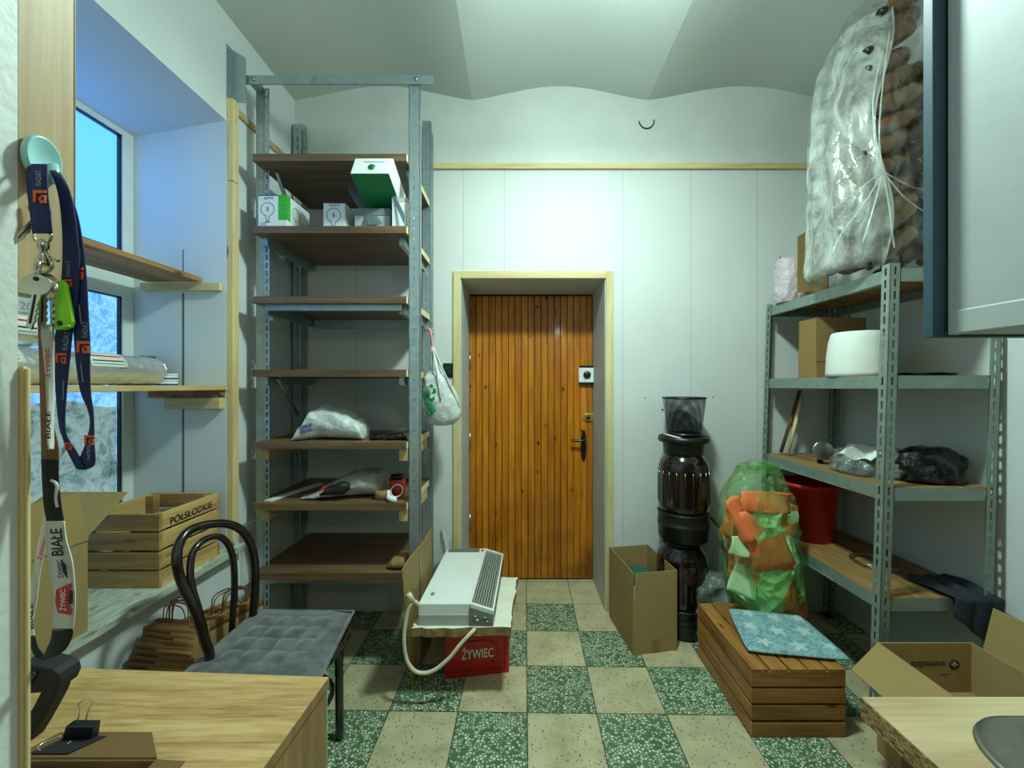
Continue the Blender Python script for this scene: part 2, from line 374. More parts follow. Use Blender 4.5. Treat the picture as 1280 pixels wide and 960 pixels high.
# ------------------------------------------------------------------ geometry
class MB:
    def __init__(s): s.v = []; s.f = []; s.m = []; s.sm = []
    def add(s, vs, fs, mi=0, smooth=False):
        o = len(s.v); s.v += [Vector(v) for v in vs]
        for f in fs: s.f.append([o + i for i in f]); s.m.append(mi); s.sm.append(smooth)
        return s
    def box(s, x0, x1, y0, y1, z0, z1, mi=0, R=None):
        vs = [Vector((x, y, z)) for z in (z0, z1) for y in (y0, y1) for x in (x0, x1)]
        if R is not None: vs = [R @ v for v in vs]
        return s.add(vs, [(0, 2, 3, 1), (4, 5, 7, 6), (0, 1, 5, 4), (2, 6, 7, 3), (0, 4, 6, 2), (1, 3, 7, 5)], mi)
    def hexa(s, b, t, mi=0):
        """b, t: four bottom and four top corners in the same turning order"""
        return s.add(list(b) + list(t), [(3, 2, 1, 0), (4, 5, 6, 7)] + [(i, (i + 1) % 4, 4 + (i + 1) % 4, 4 + i) for i in range(4)], mi)
    def prism(s, pts, off, mi=0, mcap=None):
        """planar outline pushed along a vector"""
        n = len(pts); off = Vector(off); a = [Vector(p) for p in pts]
        s.add(a + [p + off for p in a], [], mi)
        o = len(s.v) - 2 * n
        mc = mi if mcap is None else mcap
        for f, k in [([o + i for i in range(n)][::-1], mc), ([o + n + i for i in range(n)], mc)]:
            s.f.append(f); s.m.append(k); s.sm.append(False)
        for i in range(n):
            j = (i + 1) % n
            s.f.append([o + i, o + j, o + n + j, o + n + i]); s.m.append(mi); s.sm.append(False)
        return s
    def tube(s, path, r, n=10, mi=0, closed=False, flat=1.0, up=None):
        path = [Vector(p) for p in path]; k = len(path)
        rs = r if isinstance(r, (list, tuple)) else [r] * k
        ref = Vector(up) if up else None; vs = []
        prev = None
        for i, p in enumerate(path):
            a = path[(i - 1) % k] if (closed or i > 0) else p; b = path[(i + 1) % k] if (closed or i < k - 1) else p
            t = (b - a).normalized()
            if prev is None:
                u = ref or (Vector((0, 0, 1)) if abs(t.z) < .9 else Vector((1, 0, 0)))
            else: u = prev
            u = (u - t * u.dot(t)).normalized(); w = t.cross(u); prev = u
            for j in range(n):
                an = 2 * math.pi * j / n
                vs.append(p + u * math.cos(an) * rs[i] + w * math.sin(an) * rs[i] * flat)
        fs = []
        for i in range(k if closed else k - 1):
            for j in range(n):
                a = i * n + j; b = i * n + (j + 1) % n; c = ((i + 1) % k) * n + (j + 1) % n; d = ((i + 1) % k) * n + j
                fs.append((a, b, c, d))
        s.add(vs, fs, mi, True)
        if not closed:
            o = len(s.v) - len(vs)
            for ring in ([o + j for j in range(n)][::-1], [o + (k - 1) * n + j for j in range(n)]):
                s.f.append(ring); s.m.append(mi); s.sm.append(False)
        return s
    def lathe(s, prof, c=(0, 0, 0), axis=(0, 0, 1), n=40, mi=0, smooth=True):
        c = Vector(c); ax = Vector(axis).normalized()
        u = ax.orthogonal().normalized(); w = ax.cross(u)
        vs = []
        for r, h in prof:
            for j in range(n):
                a = 2 * math.pi * j / n; vs.append(c + ax * h + (u * math.cos(a) + w * math.sin(a)) * r)
        fs = []
        for i in range(len(prof) - 1):
            for j in range(n):
                fs.append((i * n + j, i * n + (j + 1) % n, (i + 1) * n + (j + 1) % n, (i + 1) * n + j))
        s.add(vs, fs, mi, smooth); o = len(s.v) - len(vs)
        for ring, r in (([o + j for j in range(n)][::-1], prof[0][0]), ([o + (len(prof) - 1) * n + j for j in range(n)], prof[-1][0])):
            if r > 1e-5: s.f.append(ring); s.m.append(mi); s.sm.append(False)
        return s
    def rings(s, rows, n=48, mi=0, amp=0., freq=6., fold=0., seed=0, expo=2., sub=5):
        """closed bag-like body from stacked rows (x, y, z, rx, ry): creased with noise"""
        R = []
        for i in range(len(rows) - 1):
            p0 = rows[max(0, i - 1)]; p1 = rows[i]; p2 = rows[i + 1]; p3 = rows[min(len(rows) - 1, i + 2)]
            for q in range(sub):
                t = q / sub
                R.append([.5 * (2 * b + (c - a) * t + (2 * a - 5 * b + 4 * c - d) * t * t + (3 * b - a - 3 * c + d) * t ** 3) for a, b, c, d in zip(p0, p1, p2, p3)])
        R.append(list(rows[-1])); vs = []
        for (x, y, z, rx, ry) in R:
            rx = max(rx, .002); ry = max(ry, .002)
            for j in range(n):
                a = 2 * math.pi * j / n; ca, sa = math.cos(a), math.sin(a)
                ex = 2 / expo
                dx = math.copysign(abs(ca) ** ex, ca); dy = math.copysign(abs(sa) ** ex, sa)
                p = Vector((x + rx * dx, y + ry * dy, z))
                if amp or fold:
                    q = p * freq + Vector((seed * 3.1, seed * 1.7, 0))
                    d = amp * mnoise.fractal(q, .9, 2.1, 4)
                    d += fold * (.5 - abs(mnoise.noise(q * 1.3 + Vector((9, 3, 5))))) 
                    k = min(1, max(rx, ry) / .06)
                    p += Vector((dx, dy, 0)).normalized() * d * k + Vector((0, 0, d * .35 * k))
                vs.append(p)
        fs = [(i * n + j, i * n + (j + 1) % n, (i + 1) * n + (j + 1) % n, (i + 1) * n + j) for i in range(len(R) - 1) for j in range(n)]
        s.add(vs, fs, mi, True); o = len(s.v) - len(vs)
        s.f.append([o + j for j in range(n)][::-1]); s.f.append([o + (len(R) - 1) * n + j for j in range(n)])
        s.m += [mi, mi]; s.sm += [False, False]
        return s
    def grid(s, fn, nu, nv, mi=0, smooth=True, thick=0.):
        """surface fn(u, v); with thick, a closed slab whose back lies thick below along -z normal"""
        top = [Vector(fn(i / nu, j / nv)) for j in range(nv + 1) for i in range(nu + 1)]
        q = lambda i, j: j * (nu + 1) + i
        fs = [(q(i, j), q(i + 1, j), q(i + 1, j + 1), q(i, j + 1)) for j in range(nv) for i in range(nu)]
        if not thick: return s.add(top, fs, mi, smooth)
        nrm = []
        for j in range(nv + 1):
            for i in range(nu + 1):
                a = top[q(min(i + 1, nu), j)] - top[q(max(i - 1, 0), j)]; b = top[q(i, min(j + 1, nv))] - top[q(i, max(j - 1, 0))]
                nrm.append(a.cross(b).normalized())
        N = len(top); bot = [p - k * thick for p, k in zip(top, nrm)]
        fs2 = [tuple(N + k for k in f[::-1]) for f in fs]
        edge = [q(i, 0) for i in range(nu + 1)] + [q(nu, j) for j in range(1, nv + 1)] + [q(i, nv) for i in range(nu - 1, -1, -1)] + [q(0, j) for j in range(nv - 1, 0, -1)]
        side = [(edge[(k + 1) % len(edge)], edge[k], N + edge[k], N + edge[(k + 1) % len(edge)]) for k in range(len(edge))]
        return s.add(top + bot, fs + fs2 + side, mi, smooth)
    def panel(s, a, b, c, d, t, mi=0):
        """flat four-cornered sheet a-b-c-d of thickness t"""
        a, b, c, d = map(Vector, (a, b, c, d)); n = (b - a).cross(d - a).normalized() * t
        return s.hexa([a, b, c, d], [a + n, b + n, c + n, d + n], mi)

OFF = {}
def obj(name, mb, mats, parent=None, bevel=0., solid=0., sub=0, seg=2):
    off = OFF.get(parent.name, Vector((0, 0, 0))) if parent else Vector((0, 0, 0))
    me = bpy.data.meshes.new(name)
    me.from_pydata([v - off for v in mb.v], [], mb.f)
    if not isinstance(mats, (list, tuple)): mats = [mats]
    for m in mats: me.materials.append(m)
    me.polygons.foreach_set('material_index', mb.m); me.polygons.foreach_set('use_smooth', mb.sm)
    me.validate(); me.update()
    o = bpy.data.objects.new(name, me); COL.objects.link(o)
    if parent: o.parent = parent; OFF[o.name] = off
    else: OFF[o.name] = Vector((0, 0, 0))
    if solid:
        k = o.modifiers.new('thickness', 'SOLIDIFY'); k.thickness = solid; k.offset = 0
    if bevel:
        k = o.modifiers.new('soft_edges', 'BEVEL'); k.width = bevel; k.segments = seg; k.limit_method = 'ANGLE'; k.angle_limit = math.radians(40)
    if sub:
        k = o.modifiers.new('smooth', 'SUBSURF'); k.levels = sub; k.render_levels = sub
    return o
def tag(o, label, cat, group=None, kind=None):
    o['label'] = label; o['category'] = cat
    if group: o['group'] = group
    if kind: o['kind'] = kind
    return o
def struct(name, mb, mats, parent=None, **k):
    o = obj(name, mb, mats, parent, **k)
    if parent is None: o['kind'] = 'structure'
    return o
def thing(name, loc, label, cat, group=None):
    o = bpy.data.objects.new(name, None); COL.objects.link(o)
    o.empty_display_size = .05; o.location = loc
    OFF[o.name] = Vector(loc)
    return tag(o, label, cat, group)
def copy_thing(r, loc, label=None, rotz=None, scale=None):
    def kids(o): return [c for c in bpy.data.objects if c.parent == o]
    def cp(o, par):
        c = o.copy(); COL.objects.link(c)
        if par: c.parent = par
        for k in kids(o): cp(k, c)
        return c
    c = cp(r, None); c.location = loc
    if rotz is not None: c.rotation_euler = (0, 0, rotz)
    if scale: c.scale = scale
    if label: c['label'] = label
    return c
def text(body, mat, parent, org, xd, yd, size=None, width=None, name='lettering', bold=0., squash=None, ext=.0004):
    """letters whose left base corner is org, running along xd, standing along yd"""
    cu = bpy.data.curves.new('letters', 'FONT'); cu.body = body; cu.size = 1.; cu.extrude = 0.; cu.offset = bold
    t = bpy.data.objects.new('letters', cu); COL.objects.link(t)
    dg = bpy.context.evaluated_depsgraph_get(); dg.update()
    me = bpy.data.meshes.new_from_object(t.evaluated_get(dg))
    bpy.data.objects.remove(t); bpy.data.curves.remove(cu)
    xs = [v.co.x for v in me.vertices]; ys = [v.co.y for v in me.vertices]
    x0, x1, y0, y1 = min(xs), max(xs), min(ys), max(ys)
    sx = width / (x1 - x0) if width else size / (y1 - y0)
    sy = size / (y1 - y0) if size else sx
    xd = Vector(xd).normalized(); yd = Vector(yd).normalized(); org = Vector(org); nn = xd.cross(yd).normalized()
    mb = MB()
    mb.add([org + xd * (v.co.x - x0) * sx + yd * (v.co.y - y0) * sy + nn * ext for v in me.vertices], [tuple(p.vertices) for p in me.polygons])
    bpy.data.meshes.remove(me)
    return obj(name, mb, mat, parent)
def spline(pts, n=8, closed=False):
    pts = [Vector(p) for p in pts]; k = len(pts); out = []
    for i in range(k if closed else k - 1):
        g = lambda j: pts[j % k] if closed else pts[min(max(j, 0), k - 1)]
        a, b, c, d = g(i - 1), g(i), g(i + 1), g(i + 2)
        for q in range(n):
            t = q / n
            out.append(.5 * (2 * b + (c - a) * t + (2 * a - 5 * b + 4 * c - d) * t * t + (3 * b - a - 3 * c + d) * t ** 3))
    if not closed: out.append(pts[-1])
    return out
def arc(c, r, a0, a1, n, u=(1, 0, 0), w=(0, 0, 1)):
    c, u, w = Vector(c), Vector(u), Vector(w)
    return [c + u * math.cos(a0 + (a1 - a0) * i / n) * r + w * math.sin(a0 + (a1 - a0) * i / n) * r for i in range(n + 1)]

# ------------------------------------------------------------------ the room
XL, XR, YB, YD = -1.405, 2.0, 2.61, 3.03           # left wall, right wall, back wall, door leaf
DX0, DX1, DZ = -.362, .547, 2.085                  # door opening
YN = -1.5                                          # wall behind the photographer
struct('floor', MB().box(-2.0, XR + .2, YN - .1, YD + .3, -.1, 0), M['floor'])
b = MB()
b.box(XL - .6, DX0, YB, YB + .6, 0, 3.5); b.box(DX1, XR + .2, YB, YB + .6, 0, 3.5); b.box(DX0, DX1, YB, YB + .6, DZ, 3.5)
struct('wall_back', b, M['backwall'])
b = MB()
b.box(DX0, DX0 + .004, YB + .002, YD + .02, 0, DZ - .004); b.box(DX1 - .004, DX1, YB + .002, YD + .02, 0, DZ - .004); b.box(DX0, DX1, YB + .002, YD + .02, DZ - .004, DZ)
struct('trim_1', b, M['reveal'])
b = MB()                                           # pale casing round the opening
cw = .046
b.box(DX0 - cw, DX0, YB - .014, YB + .002, 0, DZ + cw); b.box(DX1, DX1 + cw, YB - .014, YB + .002, 0, DZ + cw)
struct('trim_2', b, M['casing'], bevel=.003)
struct('trim_3', MB().box(DX0, DX1, YB - .014, YB + .002, DZ, DZ + cw), M['batten_x'], bevel=.003)
struct('trim_4', MB().box(-1.36, XR - .002, YB - .02, YB - .001, 2.768, 2.803), M['batten_x'], bevel=.003)
# left wall with the deep window recess
RY0, RY1, RZ0, RZ1, WX = .93, 2.0, .60, 2.69, -1.86
b = MB()
b.box(WX - .2, XL, .2, YB, 0, RZ0); b.box(WX - .2, XL, .2, YB, RZ1, 3.5)
b.box(WX - .2, XL, RY1, YB, RZ0, RZ1); b.box(WX - .2, XL, .2, RY0, RZ0, RZ1)
b.prism([(XL, RY0, RZ1), (WX - .05, RY0, RZ1), (WX - .05, RY0, 2.60)], (0, RY1 - RY0, 0))
struct('wall_left', b, M['leftwall'])
struct('wall_right', MB().box(XR, XR + .2, YN, YB, 0, 3.5), M['wall'])
struct('wall_behind', MB().box(-2.0, XR + .2, YN - .15, YN, 0, 3.5), M['darkpaint'])
struct('wall_front', MB().box(-2.1, -.497, YN, .2, 0, 3.5).box(-1.45, -.497, .2, .413, 0, 3.5), M['plaster'])
# vaulted ceiling: three shallow barrels running away from the door wall's plane
bays = [(XL, -.29), (-.29, .81), (.81, XR)]
def vz(x):
    for a, c in bays:
        if x <= c + 1e-6:
            t = (x - a) / (c - a); return 3.205 + .088 * (.45 * (1 - (2 * t - 1) ** 2) + .55 * (.5 - .5 * math.cos(2 * math.pi * t)))
    return 3.205
xs = [XL + (XR - XL) * i / 90 for i in range(91)]
xs = sorted(set(xs + [-.29, .81]))
vs = []; fs = []
for x in xs: vs += [(x, YN, vz(x)), (x, YB, vz(x)), (x, YN, 3.6), (x, YB, 3.6)]
for i in range(len(xs) - 1):
    a = i * 4; c = a + 4
    fs += [(a, a + 1, c + 1, c), (a + 2, c + 2, c + 3, a + 3), (a, c, c + 2, a + 2), (a + 1, a + 3, c + 3, c + 1)]
struct('ceiling', MB().add(vs, fs, 0, False), M['ceiling'])
# the corner battens on the left wall, and the strip at the passage edge
b = MB(); b.box(XL, XL + .032, 2.002, 2.045, .66, 2.40); b.box(XL, XL + .032, 2.002, 2.045, 2.403, 2.80)
struct('trim_5', b, M['batten_z'], bevel=.003)
struct('trim_6', MB().box(XL, XL + .012, 2.05, 2.40, 2.76, 2.795).box(XL, XL + .012, 2.40, YB - .022, 2.765, 2.80), M['batten_y'], bevel=.002)
struct('trim_7', MB().box(-.4985, -.4925, .4135, .418, 0, 1.434).box(-.4925, -.4895, .4143, .418, 0, 1.432), M['batten_z'], bevel=.001)
struct('trim_8', MB().box(XL, XL + .016, 2.10, 2.58, .40, .70), M['wall'])
# window: frame, two sashes one above the other
w = thing('window_1', (WX, 1.5, RZ0), 'white window deep in the left wall recess, sky blue upper pane over film covered lower pane', 'window')
w['kind'] = 'structure'
b = MB()
b.box(WX - .03, WX + .012, 1.945, RY1, .63, 2.68); b.box(WX - .03, WX + .012, RY0, .98, .63, 2.68)
b.box(WX - .03, WX + .012, .98, 1.945, 1.83, 2.045); b.box(WX - .03, WX + .012, .98, 1.945, 2.585, 2.68); b.box(WX - .03, WX + .012, .98, 1.945, .63, .80)
b.box(WX - .03, WX + .012, 1.50, 1.575, .80, 1.83)
b.box(WX + .012, WX + .022, .98, 1.99, 1.95, 2.0)
obj('window_frame', b, M['whitepvc'], w, bevel=.003)
b = MB()
for y0, y1, z0, z1 in ((.98, 1.945, 2.045, 2.585), (1.575, 1.945, .80, 1.83), (.98, 1.5, .80, 1.83)):
    for q in ((y0, y0 + .006, z0, z1), (y1 - .006, y1, z0, z1), (y0, y1, z0, z0 + .006), (y0, y1, z1 - .006, z1)):
        b.box(WX - .012, WX + .004, *q)
obj('gasket', b, M['black'], w)
obj('upper_pane', MB().box(WX - .024, WX - .014, .98, 1.945, 2.045, 2.585), M['panetop'], w)
obj('lower_pane', MB().box(WX - .024, WX - .014, 1.575, 1.945, .80, 1.83).box(WX - .024, WX - .014, .98, 1.5, .80, 1.83), M['panefilm'], w)
def silver(u, v):
    y = 1.575 + .36 * u; z = .81 + (.525 + .02 * math.sin(u * 5)) * v
    return (WX - .006 + .010 * mnoise.noise(Vector((y * 9, z * 9, 1))), y, z)
obj('insulation_film', MB().grid(silver, 24, 30, thick=.001), M['panesilver'], w)
w2 = obj('sill_stop', MB().box(WX + .0125, WX + .03, .98, 1.99, .63, .665), M['whitepvc'], w)
# marble sill
b = MB().prism([(WX + .031, RY0 + .002, RZ0), (-1.358, RY0 + .002, RZ0), (-1.358, 2.075, RZ0), (-1.403, 2.075, RZ0), (-1.403, 1.998, RZ0), (WX + .031, 1.998, RZ0)], (0, 0, .032))
tag(obj('window_sill', b, M['marble'], bevel=.004), 'pale marble window sill with a thick front edge under the recess', 'window sill', kind='structure')

# door
d = thing('door_1', (.09, YD, 0), 'varnished orange pine plank door in the deep white reveal', 'door'); d['kind'] = 'structure'
b = MB(); n = 19; pw = (DX1 - DX0 - .012) / n
for i in range(n):
    x0 = DX0 + .006 + i * pw
    b.prism([(x0, YD + .035, .012), (x0, YD + .005, .012), (x0 + .004, YD, .012), (x0 + pw - .004, YD, .012), (x0 + pw, YD + .005, .012), (x0 + pw, YD + .035, .012)], (0, 0, DZ - .03))
# the plank grooves of the texture follow world X: object origin is at x = .09
lf = obj('door_leaf', b, M['doorwood'], d)
obj('door_stop', MB().box(DX0 + .004, DX1 - .004, YD + .036, YD + .06, 0, DZ - .004), M['rubber'], d)
hx = .541
def DP(x, y): q = P(x, y, YD); return q.x, q.z
h = obj('rim_lock', MB().box(DP(723, 0)[0], DP(742.5, 0)[0] + .002, YD - .026, YD - .001, DP(0, 478)[1], DP(0, 460)[1]), M['white'], d, bevel=.003)
obj('lock_bracket', MB().box(DP(724, 0)[0], DP(742, 0)[0], YD - .024, YD - .001, DP(0, 481)[1], DP(0, 478.2)[1]).box(DP(724, 0)[0], DP(742, 0)[0], YD - .024, YD - .001, DP(0, 459.8)[1], DP(0, 457)[1]), M['black'], h)
obj('lock_knob', MB().lathe([(.026, 0), (.026, .012), (.022, .016), (0, .016)], (DP(733, 0)[0], YD - .026, DP(0, 468.5)[1]), (0, -1, 0), 24), M['black'], h)
q = DP(735, 521.5)
pl = obj('latch', MB().prism([(q[0] + .045, YD - .012, q[1] - .027), (q[0] + .045, YD - .012, q[1] + .027)] + [(q[0] - .012 + .027 * math.cos(a), YD - .012, q[1] + .027 * math.sin(a)) for a in [math.pi / 2 + math.pi * i / 8 for i in range(9)]], (0, .011, 0)), M['brass'], d, bevel=.002)
obj('latch_knob', MB().lathe([(.014, 0), (.014, .014), (0, .015)], (q[0] - .002, YD - .012, q[1]), (0, -1, 0), 20), M['black'], pl)
q = DP(729.5, 557)
oval = [(q[0] + .021 * math.cos(a), YD - .008, q[1] + .098 * math.sin(a) + .018 * math.copysign(1, math.sin(a)) * abs(math.sin(a)) ** .3) for a in [2 * math.pi * i / 28 for i in range(28)]]
hp = obj('handle_plate', MB().prism(oval, (0, .0075, 0)), M['blackwood'], d, bevel=.003)
z = DP(0, 549.5)[1]
obj('door_handle', MB().tube(spline([(q[0] + .006, YD - .006, z), (q[0] + .006, YD - .05, z), (q[0] - .01, YD - .058, z), (q[0] - .06, YD - .056, z - .001), (q[0] - .096, YD - .054, z + .002)], 5), .010, 10), M['blackwood'], hp)
for zz in (1.60, .42, 1.02):
    obj('hinge', MB().tube([(DX0 + .010, YD - .008, zz - .06), (DX0 + .010, YD - .008, zz + .06)], .008, 10), M['steel'], d)
# a small black switch, a loop of wire and a few nails on the back wall
q = P(561, 463, YB)
sw = thing('light_switch', (q.x, YB, q.z - .045), 'small black switch plate on the wall behind the hanging white bag', 'switch')
obj('plate', MB().box(q.x - .035, q.x + .03, YB - .008, YB - .0005, q.z - .045, q.z + .045), M['black'], sw, bevel=.003)
obj('rocker', MB().box(q.x - .02, q.x + .016, YB - .012, YB - .008, q.z - .03, q.z + .03), M['rubber'], sw, bevel=.002)
q = P(808, 152, YB)
tag(obj('wire_loop', MB().tube([(q.x, YB + .01, q.z + .01)] * 0 + arc((q.x, YB - .006, q.z), .046, math.pi, 2 * math.pi, 16) + [(q.x + .046, YB + .001, q.z + .012)], .0035, 8), M['rubber']), 'thin dark wire loop sticking out high on the back wall', 'wire')
for i, (x, y, s) in enumerate([(828, 512, 3.2), (806, 497, 1.8), (891, 496.5, 1.8)]):
    q = P(x, y, YB)
    tag(obj('screw', MB().lathe([(.0025, -.002), (.0035 * s / 1.8, .003), (0, .006)], (q.x, YB, q.z), (0, -1, 0), 10), M['black']), ['dark screw head on the wall, the largest and lowest of three near the mesh basket', 'tiny screw in the wall to the left above the mesh basket side', 'tiny screw in the wall just right of the mesh basket'][i], 'screw')

# ------------------------------------------------------------------ camera and light
cam = bpy.data.cameras.new('camera'); co = bpy.data.objects.new('camera', cam); COL.objects.link(co)
co.location = (0, 0, H); co.rotation_euler = (math.radians(90), 0, 0)
cam.sensor_width = 36; cam.lens = F / 1280 * 36; cam.shift_x = -(VX - 640) / 1280; cam.shift_y = (VY - 480) / 1280
cam.clip_start = .01; cam.clip_end = 50
SC.camera = co
def lamp(name, kind, energy, loc, **k):
    L = bpy.data.lights.new(name, kind); L.energy = energy; L.color = (.75, 1.0, .92)
    for a, v in k.items(): setattr(L, a, v)
    o = bpy.data.objects.new(name, L); o.location = loc; COL.objects.link(o); return o
lamp('ceiling_lamp', 'AREA', 42, (.34, 1.38, 2.93), shape='DISK', size=.24)
lamp('ceiling_lamp_glow', 'POINT', 41, (.34, 1.38, 2.92), shadow_soft_size=.10)
lamp('rear_room_lamp', 'POINT', 16, (.7, -1.2, 2.35), shadow_soft_size=.05).data.color = (1.0, .95, .86)
wd = bpy.data.worlds.new('world'); SC.world = wd; wd.use_nodes = True
wd.node_tree.nodes['Background'].inputs[0].default_value = (.55, .75, .8, 1); wd.node_tree.nodes['Background'].inputs[1].default_value = .05
SC.view_settings.view_transform = 'Standard'; SC.view_settings.look = 'None'; SC.view_settings.gamma = 1; SC.view_settings.exposure = 0.0
SC.view_settings.use_curve_mapping = False

# ------------------------------------------------------------------ left: the tall shelving
def slotted(b, x0, y0, z0, z1, wx, wy, sx, sy, lean=0., pitch=.05, slot=.03, sw=.008, t=.0022):
    """angle post with rows of slots; corner edge at (x0, y0), flanges running sx along X and sy along Y"""
    v0 = len(b.v)
    def fl(w, s, alongx):
        def bx(a0, a1, q0, q1):
            lo, hi = sorted((a0 * s, a1 * s))
            if alongx: b.box(x0 + lo, x0 + hi, *sorted((y0, y0 + t * sy)), q0, q1)
            else: b.box(*sorted((x0, x0 + t * sx)), y0 + lo, y0 + hi, q0, q1)
        m = w * .55
        bx(0, m - sw / 2, z0, z1); bx(m + sw / 2, w, z0, z1)
        z = z0
        while z < z1:
            bx(m - sw / 2, m + sw / 2, z, min(z + pitch - slot, z1)); z += pitch
    fl(wx, sx, True); fl(wy, sy, False)
    if lean:
        for v in b.v[v0:]: v.x += lean * (v.z - 1.2)
FY, RY = 2.035, 2.56                                # front and rear of the shelves
rack = thing('storage_shelving', (-.93, 2.3, 0), 'tall open shelving of seven brown boards between galvanised posts, left of the door', 'shelving unit')
SZ = [2.549, 2.196, 1.852, 1.493, 1.138, .839, .498]
for i, z in enumerate(SZ):
    tl = .014 * rnd.uniform(-.3, .5)
    q = MB().box(-1.302, -.548, FY, 2.59, z - .034, z, 0)
    q.box(-.548, -.5465, FY + .0005, 2.589, z - .0335, z - .0005, 1)
    obj('shelf_board', q, [M['brownshelf'], M['endgrain']], rack)
    if i in (1, 2, 3, 6):
        obj('side_rail', MB().box(-1.29, -1.262, FY + .06, 2.57, z - .075, z - .0345), M['galv'], rack)
        obj('side_rail', MB().box(-.60, -.575, FY + .06, 2.57, z - .075, z - .0345), M['galv'], rack)
    if i in (2, 6):
        obj('cross_rail', MB().box(-1.255, -.58, FY + .03, FY + .055, z - .064, z - .0345), M['galv'], rack)
        obj('cross_rail', MB().box(-1.255, -.58, 2.55, 2.57, z - .085, z - .035), M['galv'], rack)
    if i in (0, 3):
        obj('brace', MB().tube([(-1.24, FY + .10, z - .04), (-1.30, FY + .42, z - .25)], .011, 4), M['galv'], rack)
        obj('brace', MB().tube([(-.565, FY + .08, z - .04), (-.565, FY + .34, z - .24)], .011, 4), M['galv'], rack)
    if i in (4, 5):
        obj('wood_block', MB().box(-.59, -.548, FY + .02, 2.5, z - .095, z - .0345), M['batten_y'], rack, bevel=.002)
        obj('wood_block', MB().box(-1.29, -1.25, FY + .05, 2.5, z - .095, z - .0345), M['batten_y'], rack, bevel=.002)
# posts
b = MB(); slotted(b, -.487, 2.06, 0, 2.93, .056, .03, -1, 1, slot=.012, sw=.004); b.box(-.5425, -.5405, 2.06, 2.085, 0, 2.93)
obj('post', b, M['galv'], rack)
b = MB(); b.box(-1.337, -1.298, 2.12, 2.123, 0, 2.93)
slotted(b, -1.298, 2.12, 0, 2.93, .0285, .04, 1, 1, pitch=.04, slot=.026, sw=.009); b.box(-1.337, -1.335, 2.123, 2.16, 0, 2.93)
obj('post', b, M['galv'], rack)
b = MB(); slotted(b, -1.392, 2.565, 0, 3.03, .055, .035, 1, 1)
slotted(b, -1.325, 2.60, 0, 3.03, .02, .035, -1, -1)
obj('post', b, M['galv'], rack)
b = MB(); slotted(b, -.540, 2.56, 0, 3.045, .05, .035, -1, 1, slot=.012, sw=.004); b.box(-.5375, -.5265, 2.575, 2.577, 0, 2.97)
obj('post', b, M['galv'], rack)
b = MB().box(-1.345, -.42, 2.051, 2.057, 2.902, 2.945).box(-1.33, -1.30, 2.057, 2.119, 2.905, 2.94)
obj('top_bar', b, M['galv'], rack)
for x in (-1.305, -.505): obj('bolt', MB().lathe([(.009, 0), (.009, .006), (0, .008)], (x, 2.051, 2.925), (0, -1, 0), 6), M['steel'], rack)
b = MB().add([(XL + .001, 2.035, 2.80), (XL + .001, 2.039, 2.80), (XL + .001, 2.039, 3.06), (XL + .001, 2.035, 3.06), (XL + .07, 2.035, 2.80), (XL + .07, 2.039, 2.80), (XL + .07, 2.039, 3.02), (XL + .07, 2.035, 3.02)],
             [(0, 3, 2, 1), (4, 5, 6, 7), (0, 1, 5, 4), (3, 7, 6, 2), (1, 2, 6, 5), (0, 4, 7, 3)])
b.box(XL + .001, XL + .004, 2.0, 2.035, 2.805, 3.06)
obj('wall_bracket', b, M['galv'], rack)

# -- boxes on the second shelf
z2 = SZ[1] + .0005
def bulb_print(par, x, y, z, w, mat):
    """drawing of a lamp on a carton: ring, neck, cap"""
    r = w * .42
    m = MB().tube(arc((x, y, z), r, -math.pi / 2 + .35, 3 * math.pi / 2 - .35, 22), .0016, 4)
    m.tube([(x - r * .3, y, z - r * .92), (x - r * .12, y, z - r * 1.9), (x + r * .12, y, z - r * 1.9), (x + r * .3, y, z - r * .92)], .0016, 4)
    m.box(x - r * .12, x + r * .12, y - .0008, y + .0008, z - r * .3, z + r * .3)
    m.box(x - r * .4, x + r * .4, y - .0008, y + .0008, z - r * 2.0, z - r * 1.92)
    return obj('bulb_print', m, mat, par)
def gtv(x0, x1, y0, y1, h, lab, strip=True, grp='light bulb cartons on the second shelf'):
    t = thing('bulb_carton', ((x0 + x1) / 2, (y0 + y1) / 2, z2), lab, 'box', grp)
    c = obj('carton', MB().box(x0, x1, y0, y1, z2, z2 + h), M['white'], t, bevel=.002)
    w = (x1 - x0) * (.68 if strip else .95)
    text('GTV', M['blackink'], c, (x0 + w * .3, y0 - .0006, z2 + h * .86), (1, 0, 0), (0, 0, 1), width=w * .5, size=h * .075, bold=.02)
    bulb_print(c, x0 + w * .5, y0 - .0008, z2 + h * .56, w * .8, M['greyink'])
    text('LED', M['greyink'], c, (x0 + w * .12, y0 - .0006, z2 + h * .06), (1, 0, 0), (0, 0, 1), width=w * .3)
    obj('lid_edge', MB().box(x0, x1, y0 - .0006, y0, z2 + h * .97, z2 + h), M['blueink'], c)
    if strip:
        obj('green_panel', MB().box(x1 - (x1 - x0) * .3, x1 + .0006, y0 - .0007, y0 + .03, z2 + h * .22, z2 + h - .001), M['greenink'], c)
        m = MB(); r = .032
        for k in range(2): m.tube([p + Vector((0, 0, 0)) for p in arc((x1 + .0008, y0 + .08 + .07 * k, z2 + h * .58), r, 0, 2 * math.pi, 20, (0, 1, 0))], .0015, 4)
        obj('bulb_print', m, M['greyink'], c)
    return t
gtv(-1.283, -1.14, 2.05, 2.27, .158, 'white light bulb carton with green strip at the left front of the second shelf')
t = gtv(-.985, -.875, 2.10, 2.30, .142, 'white light bulb carton in the middle of the second shelf under a loose box', False)
m = MB()
for k in range(7): m.lathe([(.006, 0), (0, .0006)], (-.975 + k * .0155, 2.10, z2 + .012), (0, -1, 0), 10)
